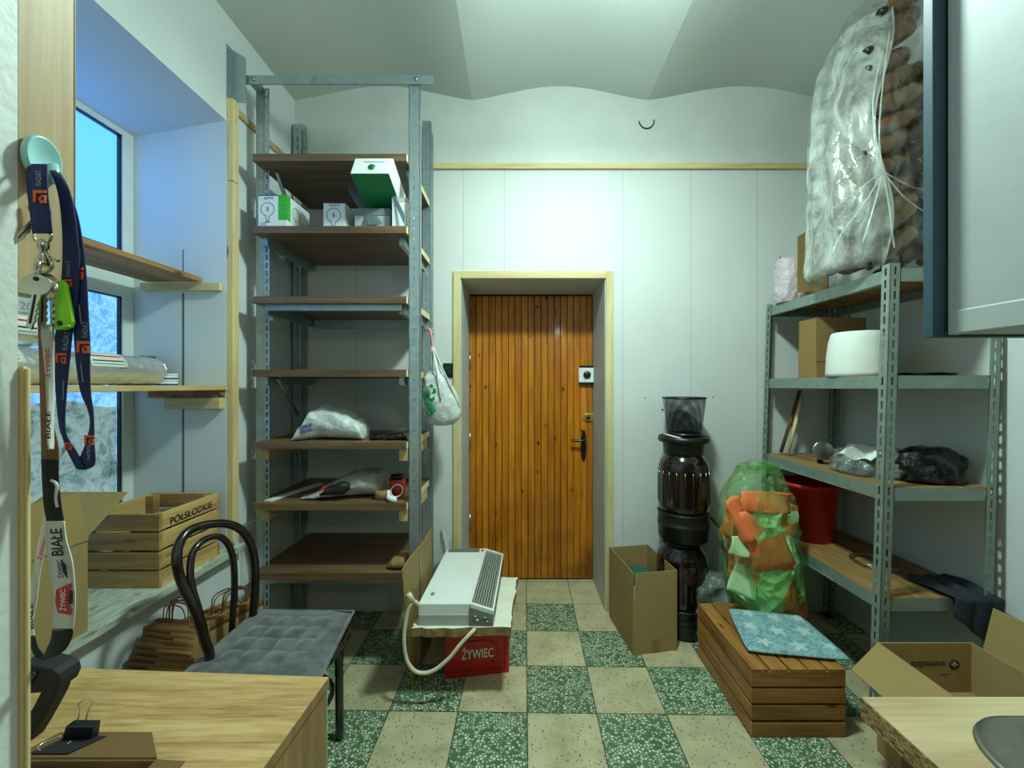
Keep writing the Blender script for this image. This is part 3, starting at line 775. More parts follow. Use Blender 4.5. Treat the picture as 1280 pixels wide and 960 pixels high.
obj('icon_row', m, M['blackink'], t)
gtv(-1.20, -1.09, 2.36, 2.52, .125, 'white light bulb carton with green strip half hidden at the back of the second shelf')
x0 = thing('small_carton', (-.93, 2.40, z2), 'white box with a blue corner behind the middle light bulb carton', 'box', 'light bulb cartons on the second shelf')
c = obj('carton', MB().box(-1.0, -.80, 2.32, 2.50, z2, z2 + .205), M['white'], x0, bevel=.002)
obj('blue_mark', MB().box(-.93, -.905, 2.3192, 2.32, z2 + .165, z2 + .18), M['blueink'], c)
t = thing('grey_carton', (-.73, 2.25, z2), 'plain pale grey box lying under the green and white box', 'box', 'light bulb cartons on the second shelf')
obj('carton', MB().box(-.835, -.655, 2.12, 2.30, z2, z2 + .118), M['cabwhite'], t, bevel=.002)
obj('lid', MB().box(-.838, -.652, 2.117, 2.303, z2 + .085, z2 + .121), M['heatgrey'], t, bevel=.001)
t = thing('narrow_carton', (-.60, 2.2, z2), 'narrow white box at the right end of the second shelf', 'box', 'light bulb cartons on the second shelf')
obj('carton', MB().box(-.632, -.556, 2.08, 2.24, z2, z2 + .158), M['white'], t, bevel=.002)
obj('lid', MB().box(-.633, -.555, 2.079, 2.241, z2 + .135, z2 + .1585), M['cabwhite'], t, bevel=.001)
# galvanised profiles leaning among the boxes
tag(obj('metal_profile', MB().panel(P(435, 231, 2.30), P(436, 240, 2.28), P(462, 281, 2.075), P(474, 281, 2.075), .003).panel(P(435, 231, 2.30), P(474, 281, 2.075), P(478, 279, 2.09), P(440, 229, 2.31), .003), M['galv']), 'loose galvanised profile slanting across the cartons on the second shelf', 'metal profile')
tag(obj('metal_profile', MB().panel(P(489, 234, 2.09), P(489, 243, 2.09), P(506, 281, 2.05) + Vector((0, 0, -.0)), P(507, 270, 2.05), .004), M['galv']), 'short galvanised profile leaning beside the narrow white box at the shelf end', 'metal profile')
# the green and white box tipped over the front of the second shelf
t = thing('green_white_carton', P(468, 216, 2.1), 'white box with a green underside tipped forward over the second shelf', 'box')
A = [P(438.5, 217, 1.93), P(489, 217, 1.93), P(497, 254, 2.27), P(450, 255, 2.27)]
A = [P(437.5, 217, 1.93), P(486, 217, 1.93)]
up = Vector((.012, .03, .088)); back = Vector((-.012, .30, .0))
back.z = -.07
B0, B1 = A[0], A[1]; B2, B3 = B1 + back, B0 + back
c = obj('carton', MB().hexa([B0, B1, B2, B3], [p + up for p in (B0, B1, B2, B3)]), M['white'], t, bevel=.004)
n = (B1 - B0).cross(B3 - B0).normalized() * .0012
obj('green_face', MB().panel(B0 - n, B1 - n, B2 - n, B3 - n, .0016), M['greenbox'], c)
ctr = (B0 + B1) / 2 + up * .42; fn = (B1 - B0).cross(up).normalized()
fn = -fn if fn.y > 0 else fn
obj('emblem', MB().lathe([(.017, 0), (.017, .0012), (0, .0013)], ctr + fn * .0012 + Vector((.002, 0, 0)), fn, 24), M['greenbox'], c)
obj('emblem_dot', MB().lathe([(.006, 0), (.006, .001), (0, .0011)], ctr + fn * .0026 + Vector((.002, 0, 0)), fn, 14), M['teal'], c)
obj('fine_print', MB().panel(B0 + up * .74 + Vector((.045, 0, 0)) + fn * .001, B0 + up * .74 + Vector((.145, 0, 0)) + fn * .001, B0 + up * .77 + Vector((.145, 0, 0)) + fn * .001, B0 + up * .77 + Vector((.045, 0, 0)) + fn * .001, .0005), M['greyink'], c)
# -- fifth shelf
z5 = SZ[4]
bag = thing('plastic_bag', (-.97, 2.24, z5), 'crumpled white plastic bag with blue print lying on the fifth shelf', 'bag')
rows = [(-1.155, 2.17, z5 + .006, .01, .02), (-1.13, 2.18, z5 + .03, .03, .07)]
def lay_bag(prof, y0, n=40, seed=1, amp=.012, fold=.02, freq=9):
    """bag lying along X: profile rows (x, zlow, zhigh, halfdepth, ycentre)"""
    b = MB(); R = []
    for i in range(len(prof) - 1):
        for q in range(5):
            t = q / 5; R.append([a + (c - a) * (t * t * (3 - 2 * t)) for a, c in zip(prof[i], prof[i + 1])])
            R[-1][0] = prof[i][0] + (prof[i + 1][0] - prof[i][0]) * t
    R.append(list(prof[-1])); vs = []
    for x, zl, zh, hd, yc in R:
        for j in range(n):
            a = 2 * math.pi * j / n; ca, sa = math.cos(a), math.sin(a)
            sa2 = math.copysign(abs(sa) ** .8, sa)
            p = Vector((x, yc + hd * ca, (zl + zh) / 2 + (zh - zl) / 2 * sa2))
            q = p * freq + Vector((seed * 7.7, 0, seed))
            k = min(1, (zh - zl) / .04)
            d = (amp * mnoise.fractal(q, .9, 2.1, 4) + fold * (.35 - abs(mnoise.noise(q * 1.2)))) * k
            p += Vector((d * .6, ca * d, max(0, sa) * d + (0 if sa > -.2 else 0)))
            p.z = max(p.z, zl + .0005); vs.append(p)
    fs = [(i * n + j, (i + 1) * n + j, (i + 1) * n + (j + 1) % n, i * n + (j + 1) % n) for i in range(len(R) - 1) for j in range(n)]
    fs += [tuple(range(n)), tuple(range((len(R) - 1) * n, len(R) * n))[::-1]]
    b.add(vs, fs, 0, True); return b
body = obj('bag_body', lay_bag([(-1.135, z5, z5 + .012, .03, 2.10), (-1.10, z5, z5 + .075, .06, 2.13), (-1.06, z5, z5 + .155, .09, 2.17), (-1.01, z5, z5 + .175, .11, 2.2), (-.95, z5, z5 + .165, .11, 2.2), (-.89, z5, z5 + .14, .10, 2.19), (-.84, z5, z5 + .10, .08, 2.17), (-.80, z5 + .0, z5 + .075, .06, 2.15), (-.79, z5 + .0, z5 + .03, .04, 2.15)], 0, seed=2), M['whitebag'], bag)
o = P(375, 536, 2.065)
for k, (dx, dz, w) in enumerate([(0, 0, .012), (.018, .004, .008), (.031, .008, .014), (.049, .013, .010), (.006, -.024, .010), (.022, -.02, .014), (.042, -.015, .012)]):
    obj('blue_print', MB().tube([o + Vector((dx, 0, dz)), o + Vector((dx + w * .2, .006, dz + .016)), o + Vector((dx + w, .006, dz + .014)), o + Vector((dx + w * .9, 0, dz + .002))], .0025, 5), M['blueink'], body)
s = thing('sunglasses', (-.63, 2.12, z5), 'black glossy case lying at the right end of the fifth shelf', 'case')
obj('case_body', lay_bag([(-.672, z5, z5 + .012, .02, 2.12), (-.66, z5, z5 + .034, .032, 2.12), (-.60, z5, z5 + .038, .034, 2.13), (-.575, z5, z5 + .02, .025, 2.13)], 0, amp=0, fold=0), M['black'], s)
s.name = 'spectacle_case'; OFF[s.name] = Vector((-.63, 2.12, z5))
tag(obj('lump', lay_bag([(-.755, z5, z5 + .01, .015, 2.12), (-.74, z5, z5 + .03, .03, 2.12), (-.705, z5, z5 + .028, .03, 2.12), (-.68, z5, z5 + .008, .012, 2.13)], 0, amp=.006, fold=.006, freq=30), M['black']), 'small crumpled black pouch on the fifth shelf between white bag and case', 'pouch').name = 'pouch'
# -- sixth shelf
z6 = SZ[5]
bag = thing('paper_sack', (-.93, 2.22, z6), 'flattened grey white sack with dark print lying on the sixth shelf', 'bag')
body = obj('sack_body', lay_bag([(-1.10, z6, z6 + .012, .05, 2.14), (-1.04, z6, z6 + .03, .08, 2.16), (-.98, z6, z6 + .065, .11, 2.2), (-.90, z6, z6 + .105, .12, 2.22), (-.82, z6, z6 + .125, .12, 2.23), (-.75, z6, z6 + .12, .11, 2.23), (-.71, z6, z6 + .07, .08, 2.22), (-.70, z6, z6 + .02, .04, 2.22)], 0, seed=5, fold=.028), M['greybag'], bag)
obj('dark_print', lay_bag([(-.985, z6 + .03, z6 + .04, .03, 2.085), (-.95, z6 + .03, z6 + .075, .03, 2.085), (-.88, z6 + .03, z6 + .095, .03, 2.09), (-.85, z6 + .05, z6 + .085, .02, 2.095)], 0, seed=6, amp=.006, fold=.006), M['blackink'], body)
obj('red_print', lay_bag([(-1.0, z6 + .045, z6 + .05, .01, 2.10), (-.985, z6 + .045, z6 + .068, .014, 2.105), (-.96, z6 + .06, z6 + .075, .01, 2.11)], 0, seed=6, amp=.003, fold=.003), M['redink'], body)
tag(obj('trim_strip', MB().box(-.02, .02, -.19, .19, 0, .006), M['white']), 'white flat strip lying front to back at the left of the sixth shelf', 'strip')
bpy.data.objects['trim_strip'].location = (-1.20, 2.25, z6 + .0004); bpy.data.objects['trim_strip'].rotation_euler = (0, 0, math.radians(-14))
t = thing('parcel_tape', (-.705, 2.12, z6), 'brown roll of tape standing beside the sack on the sixth shelf', 'tape')
obj('tape_roll', MB().lathe([(.022, 0), (.038, 0), (.038, .048), (.022, .048), (.022, 0)], (-.69, 2.115, z6), n=32), M['kraft'], t)
t = thing('red_jar', (-.64, 2.17, z6), 'dark jar with a red band behind the white pliers on the sixth shelf', 'jar')
obj('jar_body', MB().lathe([(.035, 0), (.04, .02), (.04, .075), (.03, .085)], (-.64, 2.20, z6), n=28), M['redink'], t)
obj('jar_lid', MB().lathe([(.034, 0), (.034, .02), (0, .021)], (-.64, 2.20, z6 + .0855), n=28), M['black'], t)
t = thing('cable_coil', (-.63, 2.09, z6), 'white plug on a small coil of cable at the right end of the sixth shelf', 'cable')
obj('coil', MB().tube([(-.62 + .03 * math.cos(a) , 2.12 + .03 * math.sin(a) * .5, z6 + .04 + .028 * math.sin(a * 1.0)) for a in [i * .35 for i in range(40)]], .0035, 6), M['white'], t)
obj('plug', MB().tube(spline([(-.655, 2.10, z6 + .045), (-.645, 2.07, z6 + .022), (-.62, 2.052, z6 + .014), (-.60, 2.05, z6 + .013)], 5), [.008] * 5 + [.014] * 10 + [.008], 10), M['white'], t)
tag(obj('kraft_lump', lay_bag([(-.66, SZ[6], SZ[6] + .02, .03, 2.11), (-.63, SZ[6], SZ[6] + .05, .06, 2.12), (-.58, SZ[6], SZ[6] + .055, .06, 2.12), (-.555, SZ[6], SZ[6] + .02, .03, 2.12)], 0, amp=.006, fold=.01), M['kraft']), 'crumpled brown paper at the right end of the lowest shelf', 'paper').name = 'crumpled_paper'

# -- white carrier bag tied to the rear post
hb = thing('carrier_bag', P(548, 530, 2.36), 'white carrier bag with green print hanging by pink string from the right rear post', 'bag')
def hp_(x, y): return P(x, y, 2.36)
rows = []
for y, xl, xr, d in [(532, 545, 559, .02), (529, 538, 568, .05), (519, 534, 574.5, .07), (504, 531, 574, .08), (490, 529.5, 568, .08), (476, 530.5, 560.5, .07), (463, 535, 554, .045), (450, 537.5, 548.5, .028), (440, 538.5, 545, .016), (434, 539, 543.5, .010)]:
    a, c = hp_(xl, y), hp_(xr, y); rows.append(((a.x + c.x) / 2, 2.36, a.z, (c.x - a.x) / 2, d * .85))
body = obj('bag_body', MB().rings(rows, 56, amp=.008, freq=9, fold=.018, seed=3), M['whitebag'], hb)
m = MB()
for k, (x, y, r) in enumerate([(539, 490, 5), (543, 497, 4), (537, 502, 4.5), (541, 508, 4), (545, 488, 3.5), (539, 516, 3), (544, 512, 3.5), (535, 495, 3), (542, 483, 3)]):
    c = hp_(x, y); m.lathe([(r * .0046, 0), (r * .004, .0012), (0, .0016)], (c.x, 2.286 + .012 * abs(x - 547) / 8, c.z), (-.2, -1, .1), 7)
obj('green_print', m, M['greenbox'], body)
for k, ln in enumerate(([(541, 438, 2.34), (545, 462, 2.295), (551, 500, 2.285)], [(542.5, 438, 2.35), (556, 468, 2.31), (567, 492, 2.315), (574, 508, 2.335)])):
    obj('bag_handle', MB().tube(spline([P(*q) for q in ln], 6), .007, 8, flat=.5), M['whitebag'], hb)
obj('pink_string', MB().tube(spline([hp_(541, 436), hp_(540, 425), hp_(538, 414), hp_(535, 411)], 5), .007, 8).tube([hp_(538, 414), hp_(543, 417)], .004, 6).tube([hp_(537, 413), hp_(542, 410)], .004, 6).tube([hp_(537, 414), P(531, 412, 2.556)], .004, 6), M['pink'], hb)

# ------------------------------------------------------------------ window recess: shelves and what stands on them
tag(obj('wall_shelf', MB().box(-1.76, -1.50, RY0 + .002, 1.975, 1.906, 1.927), M['plank'], bevel=.002), 'rough upper wooden plank shelf across the window recess', 'shelf')
tag(obj('shelf_cleat', MB().box(-1.80, -1.42, 1.976, 1.9985, 1.868, 1.905), M['batten_x'], bevel=.002), 'pine cleat on the recess side carrying the upper plank shelf', 'cleat')
tag(obj('wall_shelf', MB().box(-1.83, -1.395, RY0 + .002, 1.9985, 1.394, 1.4155), M['batten_y'], bevel=.002), 'pale middle shelf board across the recess at eye level, carrying foil rolls', 'shelf')
tag(obj('shelf_cleat', MB().box(-1.76, -1.41, 1.974, 1.9985, 1.357, 1.3935), M['plank'], bevel=.002), 'upper of two cleats directly under the middle recess shelf', 'cleat')
tag(obj('shelf_cleat', MB().box(-1.67, -1.41, 1.962, 1.9985, 1.305, 1.3565), M['batten_x'], bevel=.002), 'lower and thicker of two cleats under the middle recess shelf', 'cleat')
zs = 1.416
def foil_roll(y0, y1, x, z, r, lab):
    t = thing('foil_roll', (x, (y0 + y1) / 2, z - r), lab, 'foil roll', 'silver foil rolls on the middle shelf')
    b = MB(); n = 40; k = 46; vs = []
    for i in range(k + 1):
        y = y0 + (y1 - y0) * i / k; e = min(1, min(i, k - i) / 3)
        for j in range(n):
            a = 2 * math.pi * j / n
            q = r * (.93 + .07 * e) - .004 * abs(mnoise.noise(Vector((y * 16, math.cos(a) * 2.5, math.sin(a) * 2.5)))) - (.0035 if (k - i) % 4 == 0 and k - i < 14 else 0)
            vs.append((x + q * math.cos(a), y, z + q * math.sin(a)))
    fs = [(i * n + j, i * n + (j + 1) % n, (i + 1) * n + (j + 1) % n, (i + 1) * n + j) for i in range(k) for j in range(n)] + [tuple(range(n)), tuple(range(k * n, k * n + n))[::-1]]
    o = obj('foil', b.add(vs, fs, 0, True), M['foil'], t)
    obj('core', MB().lathe([(r * .35, 0), (r * .45, 0), (r * .45, .006), (r * .35, .006)], (x, y1 - .002, z), (0, 1, 0), 24), M['kraft'], t)
    return t, o
def roll_label(par, x, z, r, y0, y1, a0, a1):
    b = MB().grid(lambda u, v: (x + (r + .0012) * math.cos(a0 + (a1 - a0) * v), y0 + (y1 - y0) * u, z + (r + .0012) * math.sin(a0 + (a1 - a0) * v)), 8, 8, thick=.0006)
    l = obj('paper_label', b, M['paper'], par)
    for f, m, h in ((.30, 'redink', .10), (.62, 'blackink', .07), (.8, 'greyink', .05)):
        obj('print_line', MB().grid(lambda u, v: (x + (r + .0024) * math.cos(a0 + (a1 - a0) * (f + h * v)), y0 + (y1 - y0) * (.06 + .86 * u), z + (r + .0024) * math.sin(a0 + (a1 - a0) * (f + h * v))), 6, 2), M[m], l)
t, o = foil_roll(1.0, 1.83, -1.60, zs + .062, .062, 'long silver foil roll lying along the middle recess shelf')
roll_label(o, -1.60, zs + .062, .062, 1.50, 1.64, 1.25, .1)
roll_label(o, -1.60, zs + .062, .062, 1.10, 1.30, 1.25, .1)
t, o = foil_roll(.98, 1.375, -1.60, zs + .124 + .055, .055, 'shorter silver foil roll lying on top of the long one')
roll_label(o, -1.60, zs + .179, .055, 1.20, 1.345, .9, -.4)
t = thing('grey_parcel', (-1.66, 1.2, zs + .234), 'grey printed packet lying on the upper foil roll behind the keys', 'packet')
o = obj('packet_body', MB().box(-1.72, -1.60, 1.0, 1.40, zs + .2345, zs + .285), M['cabwhite'], t, bevel=.006)
text('20', M['greyink'], o, (-1.599, 1.335, zs + .245), (0, 1, 0), (0, 0, 1), size=.025)
t = thing('router', (-1.76, 1.93, zs), 'small black box standing against the recess side behind the foil roll', 'box')
o = obj('case', MB().box(-1.83, -1.705, 1.90, 1.96, zs, zs + .135), M['black'], t, bevel=.004)
obj('grey_mark', MB().box(-1.735, -1.715, 1.8992, 1.90, zs + .085, zs + .12), M['greyink'], o)
t.name = 'black_box'; OFF['black_box'] = Vector((-1.76, 1.93, zs))
t = thing('tape_holder', (-1.62, 1.92, zs), 'small brown and white carton beside the black box on the middle shelf', 'box')
obj('carton', MB().box(-1.70, -1.665, 1.87, 1.91, zs, zs + .055), M['offwhite'], t, bevel=.002)
obj('brown_face', MB().box(-1.7005, -1.685, 1.8692, 1.87, zs, zs + .055), M['card_dark'], t)
for k, (z, m, lab) in enumerate(((0, 'blueink', 'blue rimmed flat tape roll, lower of two beside the carton on the middle shelf'), (.0265, 'white', 'white flat tape roll lying on the blue one on the middle shelf'))):
    t = thing('tape_roll', (-1.60, 1.90, zs + z), lab, 'tape', 'flat tape rolls on the middle shelf')
    obj('tape', MB().lathe([(.020, 0), (.045, 0), (.045, .006), (.043, .007), (.043, .019), (.045, .02), (.045, .026), (.020, .026), (.020, 0)], (-1.61, 1.90, zs + z + .0003), n=32), M['white'], t)
    obj('rim', MB().lathe([(.0452, .0), (.0456, .0), (.0456, .007), (.0452, .007), (.0452, 0)], (-1.61, 1.90, zs + z + .001), n=32), M['blueink'], t)

# wooden wine crate on the sill
SZt = .6325
def slat_crate(root, x0, x1, y0, y1, z0, z1, nsl, gap, t, mx, my, post=.035, floor_=True, lid=0, wob=.002):
    """slatted crate: slats on four sides, corner posts inside, floor or lid slats"""
    h = (z1 - z0 - gap * (nsl - 1)) / nsl
    for i in range(nsl):
        a = z0 + i * (h + gap); r = lambda: rnd.uniform(-wob, wob)
        for nm, bb, m in (('front_slat', (x0, x1, y0, y0 + t), mx), ('rear_slat', (x0, x1, y1 - t, y1), mx), ('side_slat', (x0 + .0005, x0 + t, y0 + t, y1 - t), my), ('side_slat', (x1 - t, x1 - .0005, y0 + t, y1 - t), my)):
            q = r()
            o = obj(nm, MB().box(*bb, a + q, a + h + q), m, root, bevel=.0018)
            yield nm, i, o
    for px in (x0 + t, x1 - t - post):
        for py in (y0 + t, y1 - t - post):
            obj('corner_post', MB().box(px, px + post, py, py + post, z0 + .001, z1 - .004 - (lid or 0)), mx, root)
    if floor_: obj('crate_floor', MB().box(x0 + t, x1 - t, y0 + t, y1 - t, z0 + .001, z0 + .010), mx, root)
crate = thing('wine_crate', (-1.53, 1.77, SZt), 'open pine crate lettered on its side, standing on the window sill', 'crate')
last = None
for nm, i, o in slat_crate(crate, -1.70, -1.385, 1.605, 1.93, SZt, SZt + .285, 4, .009, .014, M['winewood_x'], M['winewood']):
    if nm == 'side_slat' and i == 3: last = o
text('PÓŁSŁODKIE', M['blackink'], last, (-1.3845, 1.655, SZt + .228), (0, 1, .02), (0, 0, 1), size=.036, width=.225, bold=.012)
t = thing('dark_bottle', (-1.5, 1.76, SZt), 'dark brown bundle standing inside the pine crate', 'bundle')
obj('wrapping', MB().rings([(-1.53, 1.78, SZt + .012, .09, .08), (-1.53, 1.78, SZt + .12, .10, .09), (-1.52, 1.78, SZt + .22, .09, .08), (-1.52, 1.78, SZt + .245, .05, .04), (-1.52, 1.78, SZt + .25, .005, .005)], 36, amp=.01, fold=.015, freq=12), M['card_dark'], t)
t.name = 'paper_bundle'; OFF['paper_bundle'] = Vector((-1.5, 1.76, SZt))
tag(obj('paper_slip', MB().panel((-1.69, 1.60, SZt + .262), (-1.60, 1.60, SZt + .268), (-1.60, 1.585, SZt + .31), (-1.69, 1.585, SZt + .305), .001), M['paper']), 'white slip of paper sticking up between carton flap and pine crate', 'paper')

# open carton at the near end of the sill
ct = thing('cardboard_box', (-1.53, 1.15, SZt), 'open cardboard box with raised flaps at the near end of the window sill', 'box')
X0, X1, Y0, Y1, zt = -1.72, -1.372, .95, 1.325, SZt + .29
obj('box_body', MB().box(X0, X0 + .004, Y0, Y1, SZt, zt).box(X1 - .004, X1, Y0, Y1, SZt, zt).box(X0 + .004, X1 - .004, Y0, Y0 + .004, SZt, zt).box(X0 + .004, X1 - .004, Y1 - .004, Y1, SZt, zt).box(X0 + .004, X1 - .004, Y0 + .004, Y1 - .004, SZt, SZt + .004), M['card_z'], ct)
obj('flap', MB().panel((X1, Y0, zt), (X1, Y1, zt), (X1 - .03, Y1 - .0, zt + .15), (X1 - .03, Y0, zt + .15), .004), M['card_y'], ct)
obj('flap', MB().panel((X0 + .01, Y1, zt), (X1 - .01, Y1, zt), (X1 - .06, Y1 + .20, zt + .10), (X0 + .0, Y1 + .20, zt + .10), .004), M['card_x'], ct)
obj('flap', MB().panel((X0, Y0, zt), (X0, Y1, zt), (X0 + .15, Y1, zt + .075), (X0 + .15, Y0, zt + .075), .004), M['card_dark'], ct)
t = thing('plastic_sheet', (-1.62, 1.30, zt), 'torn piece of silvery film standing in the cardboard box at the window', 'film')
obj('sheet', MB().grid(lambda u, v: (-1.70 + .16 * u + .02 * math.sin(v * 7), 1.30 + .01 * math.sin(u * 9), zt - .02 + .22 * v * (1 - .35 * abs(u - .4)) ), 10, 12, thick=.001), M['greyfilm'], t)

# ------------------------------------------------------------------ paper bags under the sill
pb = thing('paper_bag', (0, 0, 0), 'brown paper bag with twisted handles packed in the front row under the sill', 'paper bag', 'brown paper bags in the front row')
w_, d_, h_ = .115, .012, .47
def bag_wall(s, o=0.):
    def fn(u, v):
        x = (u * 2 - 1) * w_ * s * (1 - .03 * v)
        return (x, s * (d_ + .002 * v) - .035 * (1 - (u * 2 - 1) ** 2) * v - .015 * (1 - v), h_ * v - .012 * v * abs(u * 2 - 1) ** 3)
    return fn
bb = MB()
for s in (-1, 1): bb.grid(bag_wall(s), 12, 4, thick=.001)
for s in (-1, 1):
    bb.panel((s * w_, -d_ - .015, 0), (s * w_, d_ - .015, 0), (s * w_ * .97, d_ + .002, h_ - .012), (s * w_ * .97, -d_ - .002, h_ - .012), .001)
bb.box(-w_, w_, -d_ - .015, d_ - .015, 0, .001)
obj('bag_body', bb, M['kraft'], pb)
obj('fold_rim', MB().grid(lambda u, v: (lambda p: (p[0], p[1] - .0022, p[2]))(bag_wall(-1)(1 - u, .93 + .072 * v)), 12, 1, thick=-.0012), M['gold'], pb)
hd = thing('paper_bag', (0, 0, 0), 'brown paper bag with its twisted handles up at the back of the front row', 'paper bag', 'brown paper bags with handles up')
for k in (0, 1):
    c = [q for q in bpy.data.objects if q.parent == pb][k].copy(); COL.objects.link(c); c.parent = hd
for s in (-1, 1):
    obj('handle', MB().tube(spline([(-.045, s * d_, h_ - .03), (-.046, s * d_, h_ + .02), (-.036, s * d_ * 1.6, h_ + .055), (0, s * d_ * 1.8, h_ + .064), (.036, s * d_ * 1.6, h_ + .055), (.046, s * d_, h_ + .02), (.045, s * d_, h_ - .03)], 5), .0028, 6), M['gold'], hd)
def place_bag(o, x, y, rz, lean, sz=1.):
    o.location = (x, y, .004); o.rotation_euler = (lean, rnd.uniform(-.03, .03), rz); o.scale = (1, .5, sz)
pb['label'] = 'folded brown paper bag standing in the front row under the sill'
n1 = 12
for i in range(n1):
    o = pb if i == 0 else copy_thing(pb, (0, 0, 0))
    place_bag(o, -1.19 - .007 * i + rnd.uniform(-.006, .006), 1.34 + .0165 * i, math.radians(-8 + rnd.uniform(-3, 3)), 0, .90 + .022 * i)
for i in range(3):
    o = hd if i == 0 else copy_thing(hd, (0, 0, 0))
    place_bag(o, -1.272, 1.542 + .017 * i, math.radians(-8), 0, 1.13)
for i in range(11):
    last_ = i > 7
    o = copy_thing(hd if last_ else pb, (0, 0, 0), 'brown paper bag with handles up at the right of the row behind the chair back' if last_ else 'folded brown paper bag in the sideways row behind the chair back')
    o['group'] = 'brown paper bags with handles up behind the chair' if last_ else 'brown paper bags in the sideways row'
    place_bag(o, -1.325 + .0175 * i, 1.70, math.radians(64 + rnd.uniform(-3, 3)), 0, 1.02 + .006 * i + rnd.uniform(-.02, .02))

# ------------------------------------------------------------------ bentwood chair
ch = thing('bentwood_chair', (-.88, 1.53, 0), 'black bentwood chair with a hooped back and grey cushion by the desk', 'chair')
C0 = Vector((-.865, 1.535, .448)); 
seat = [C0 + Vector((.205 * math.copysign(abs(math.cos(a)) ** .7, math.cos(a)), .185 * math.copysign(abs(math.sin(a)) ** .7, math.sin(a)), 0)) for a in [2 * math.pi * i / 40 for i in range(40)]]
obj('seat_ring', MB().tube(seat, .017, 10, closed=True, up=(0, 0, 1)), M['blackwood'], ch)
obj('seat', MB().prism([p + Vector((0, 0, -.008)) for p in seat], (0, 0, .014)), M['blackwood'], ch)
outer = [(-1.06, 1.36, 0), (-1.055, 1.375, .25)] + [P(*q) for q in [(262, 830, 1.41), (256, 800, 1.41), (243, 762, 1.40), (226, 725, 1.40), (221, 700, 1.40), (224, 680, 1.42), (236, 664, 1.46), (258, 656, 1.52), (284, 655, 1.59), (303, 664, 1.64), (315, 685, 1.67), (319, 715, 1.68), (318, 750, 1.685), (315, 790, 1.69)]] + [(-1.09, 1.71, .25), (-1.10, 1.73, 0)]
sp = spline(outer, 7); nn = len(sp)
obj('back_hoop', MB().tube(sp, [.0155 if 7 < i < nn - 8 else .0145 for i in range(nn)], 12), M['blackwood'], ch)
inner = [P(*q) for q in [(263, 832, 1.425), (258, 800, 1.425), (248, 762, 1.42), (239, 730, 1.42), (238, 705, 1.435), (243, 687, 1.455), (257, 674, 1.50), (274, 671, 1.545), (286, 682, 1.58), (292, 705, 1.60), (293, 735, 1.61), (291, 770, 1.615), (289, 805, 1.62)]]
obj('inner_hoop', MB().tube(spline(inner, 7), .0115, 12), M['blackwood'], ch)
for x, y, x2, y2 in ((-.70, 1.40, -.672, 1.37), (-.72, 1.66, -.715, 1.665)):
    obj('leg', MB().tube(spline([(x, y, .445), (x + .004, y, .30), (x2, y2, .0)], 6), [.019] * 6 + [.016] * 6 + [.014], 12), M['blackwood'], ch)
obj('stretcher', MB().tube([C0 + Vector((.165 * math.cos(a), .155 * math.sin(a), -.20)) for a in [2 * math.pi * i / 32 for i in range(32)]], .009, 8, closed=True), M['blackwood'], ch)
cu = thing('seat_cushion', (-.87, 1.53, .462), 'grey tufted velour cushion lying on the chair seat', 'cushion')
K = [Vector((-1.095, 1.335, 0)), Vector((-.635, 1.31, 0)), Vector((-.688, 1.735, 0)), Vector((-1.09, 1.745, 0))]
def cushion(sgn):
    def fn(u, v):
        # soft bowed sides
        bu = u + .012 * math.sin(math.pi * v) * (0.5 - u) * 2; bv = v + .012 * math.sin(math.pi * u) * (.5 - v) * 2
        p = (K[0] * (1 - bu) + K[1] * bu) * (1 - bv) + (K[3] * (1 - bu) + K[2] * bu) * bv
        e = min(1, 4.5 * min(u, 1 - u, v, 1 - v) + .02) ** .5
        cu_, cv = (u - .14) / .72 * 4, (v - .14) / .72 * 4
        if 0 <= cu_ <= 4 and 0 <= cv <= 4:
            cell = (abs(math.sin(math.pi * cu_)) * abs(math.sin(math.pi * cv))) ** .45
            ins = min(1, 3 * min(cu_, 4 - cu_, cv, 4 - cv))
            hgt = .024 * ((1 - ins) * .75 + ins * (.35 + .65 * cell))
        else: hgt = .020
        z = .463 + .010 + sgn * hgt * e if sgn > 0 else .463 + .010 - .010 * e
        z += .008 * (u - .5) ** 2
        if u > .75 and v > .7: z += -.02 * (u - .75) * (v - .7) * 10
        return (p.x, p.y, z)
    return fn
m = MB().grid(cushion(1), 64, 64); mb2 = MB().grid(cushion(-1), 20, 20)
obj('cushion_cover', m, M['velvet'], cu)
o = obj('cushion_base', MB().add(mb2.v, [f[::-1] for f in mb2.f], 0, True), M['velvet'], cu)
edge = [K[0], K[1], K[2], K[3]]
pth = []
for a, b_ in zip(edge, edge[1:] + edge[:1]):
    for q in range(10): pth.append(a + (b_ - a) * q / 10 + Vector((0, 0, .474)))
obj('piping', MB().tube(pth, .005, 6, closed=True), M['velvet'], cu)

# ------------------------------------------------------------------ desk in the near left corner
dk = thing('desk', (-.85, .75, 0), 'oak effect desk in the near left corner', 'desk')
rot = Matrix.Rotation(math.radians(-2.8), 3, 'Z'); piv = Vector((-.433, .95, 0))
def D(x, y, z): return piv + rot @ Vector((x, y, z))
def dbox(x0, x1, y0, y1, z0, z1): return MB().hexa([D(x0, y0, z0), D(x1, y0, z0), D(x1, y1, z0), D(x0, y1, z0)], [D(x0, y0, z1), D(x1, y0, z1), D(x1, y1, z1), D(x0, y1, z1)])
obj('desk_top', dbox(-.93, 0, -.505, 0, .728, .75), M['oakdesk'], dk, bevel=.001)
obj('edge_band', dbox(0.0002, .001, -.505, 0, .728, .7495), M['oakside'], dk)
obj('side_panel', dbox(-.02, -.002, -.49, -.008, 0, .7275), M['oakside'], dk)
obj('side_panel', dbox(-.92, -.90, -.49, -.008, 0, .7275), M['oakside'], dk)
obj('back_panel', dbox(-.90, -.02, -.02, -.008, .2, .7275), M['oakside'], dk)
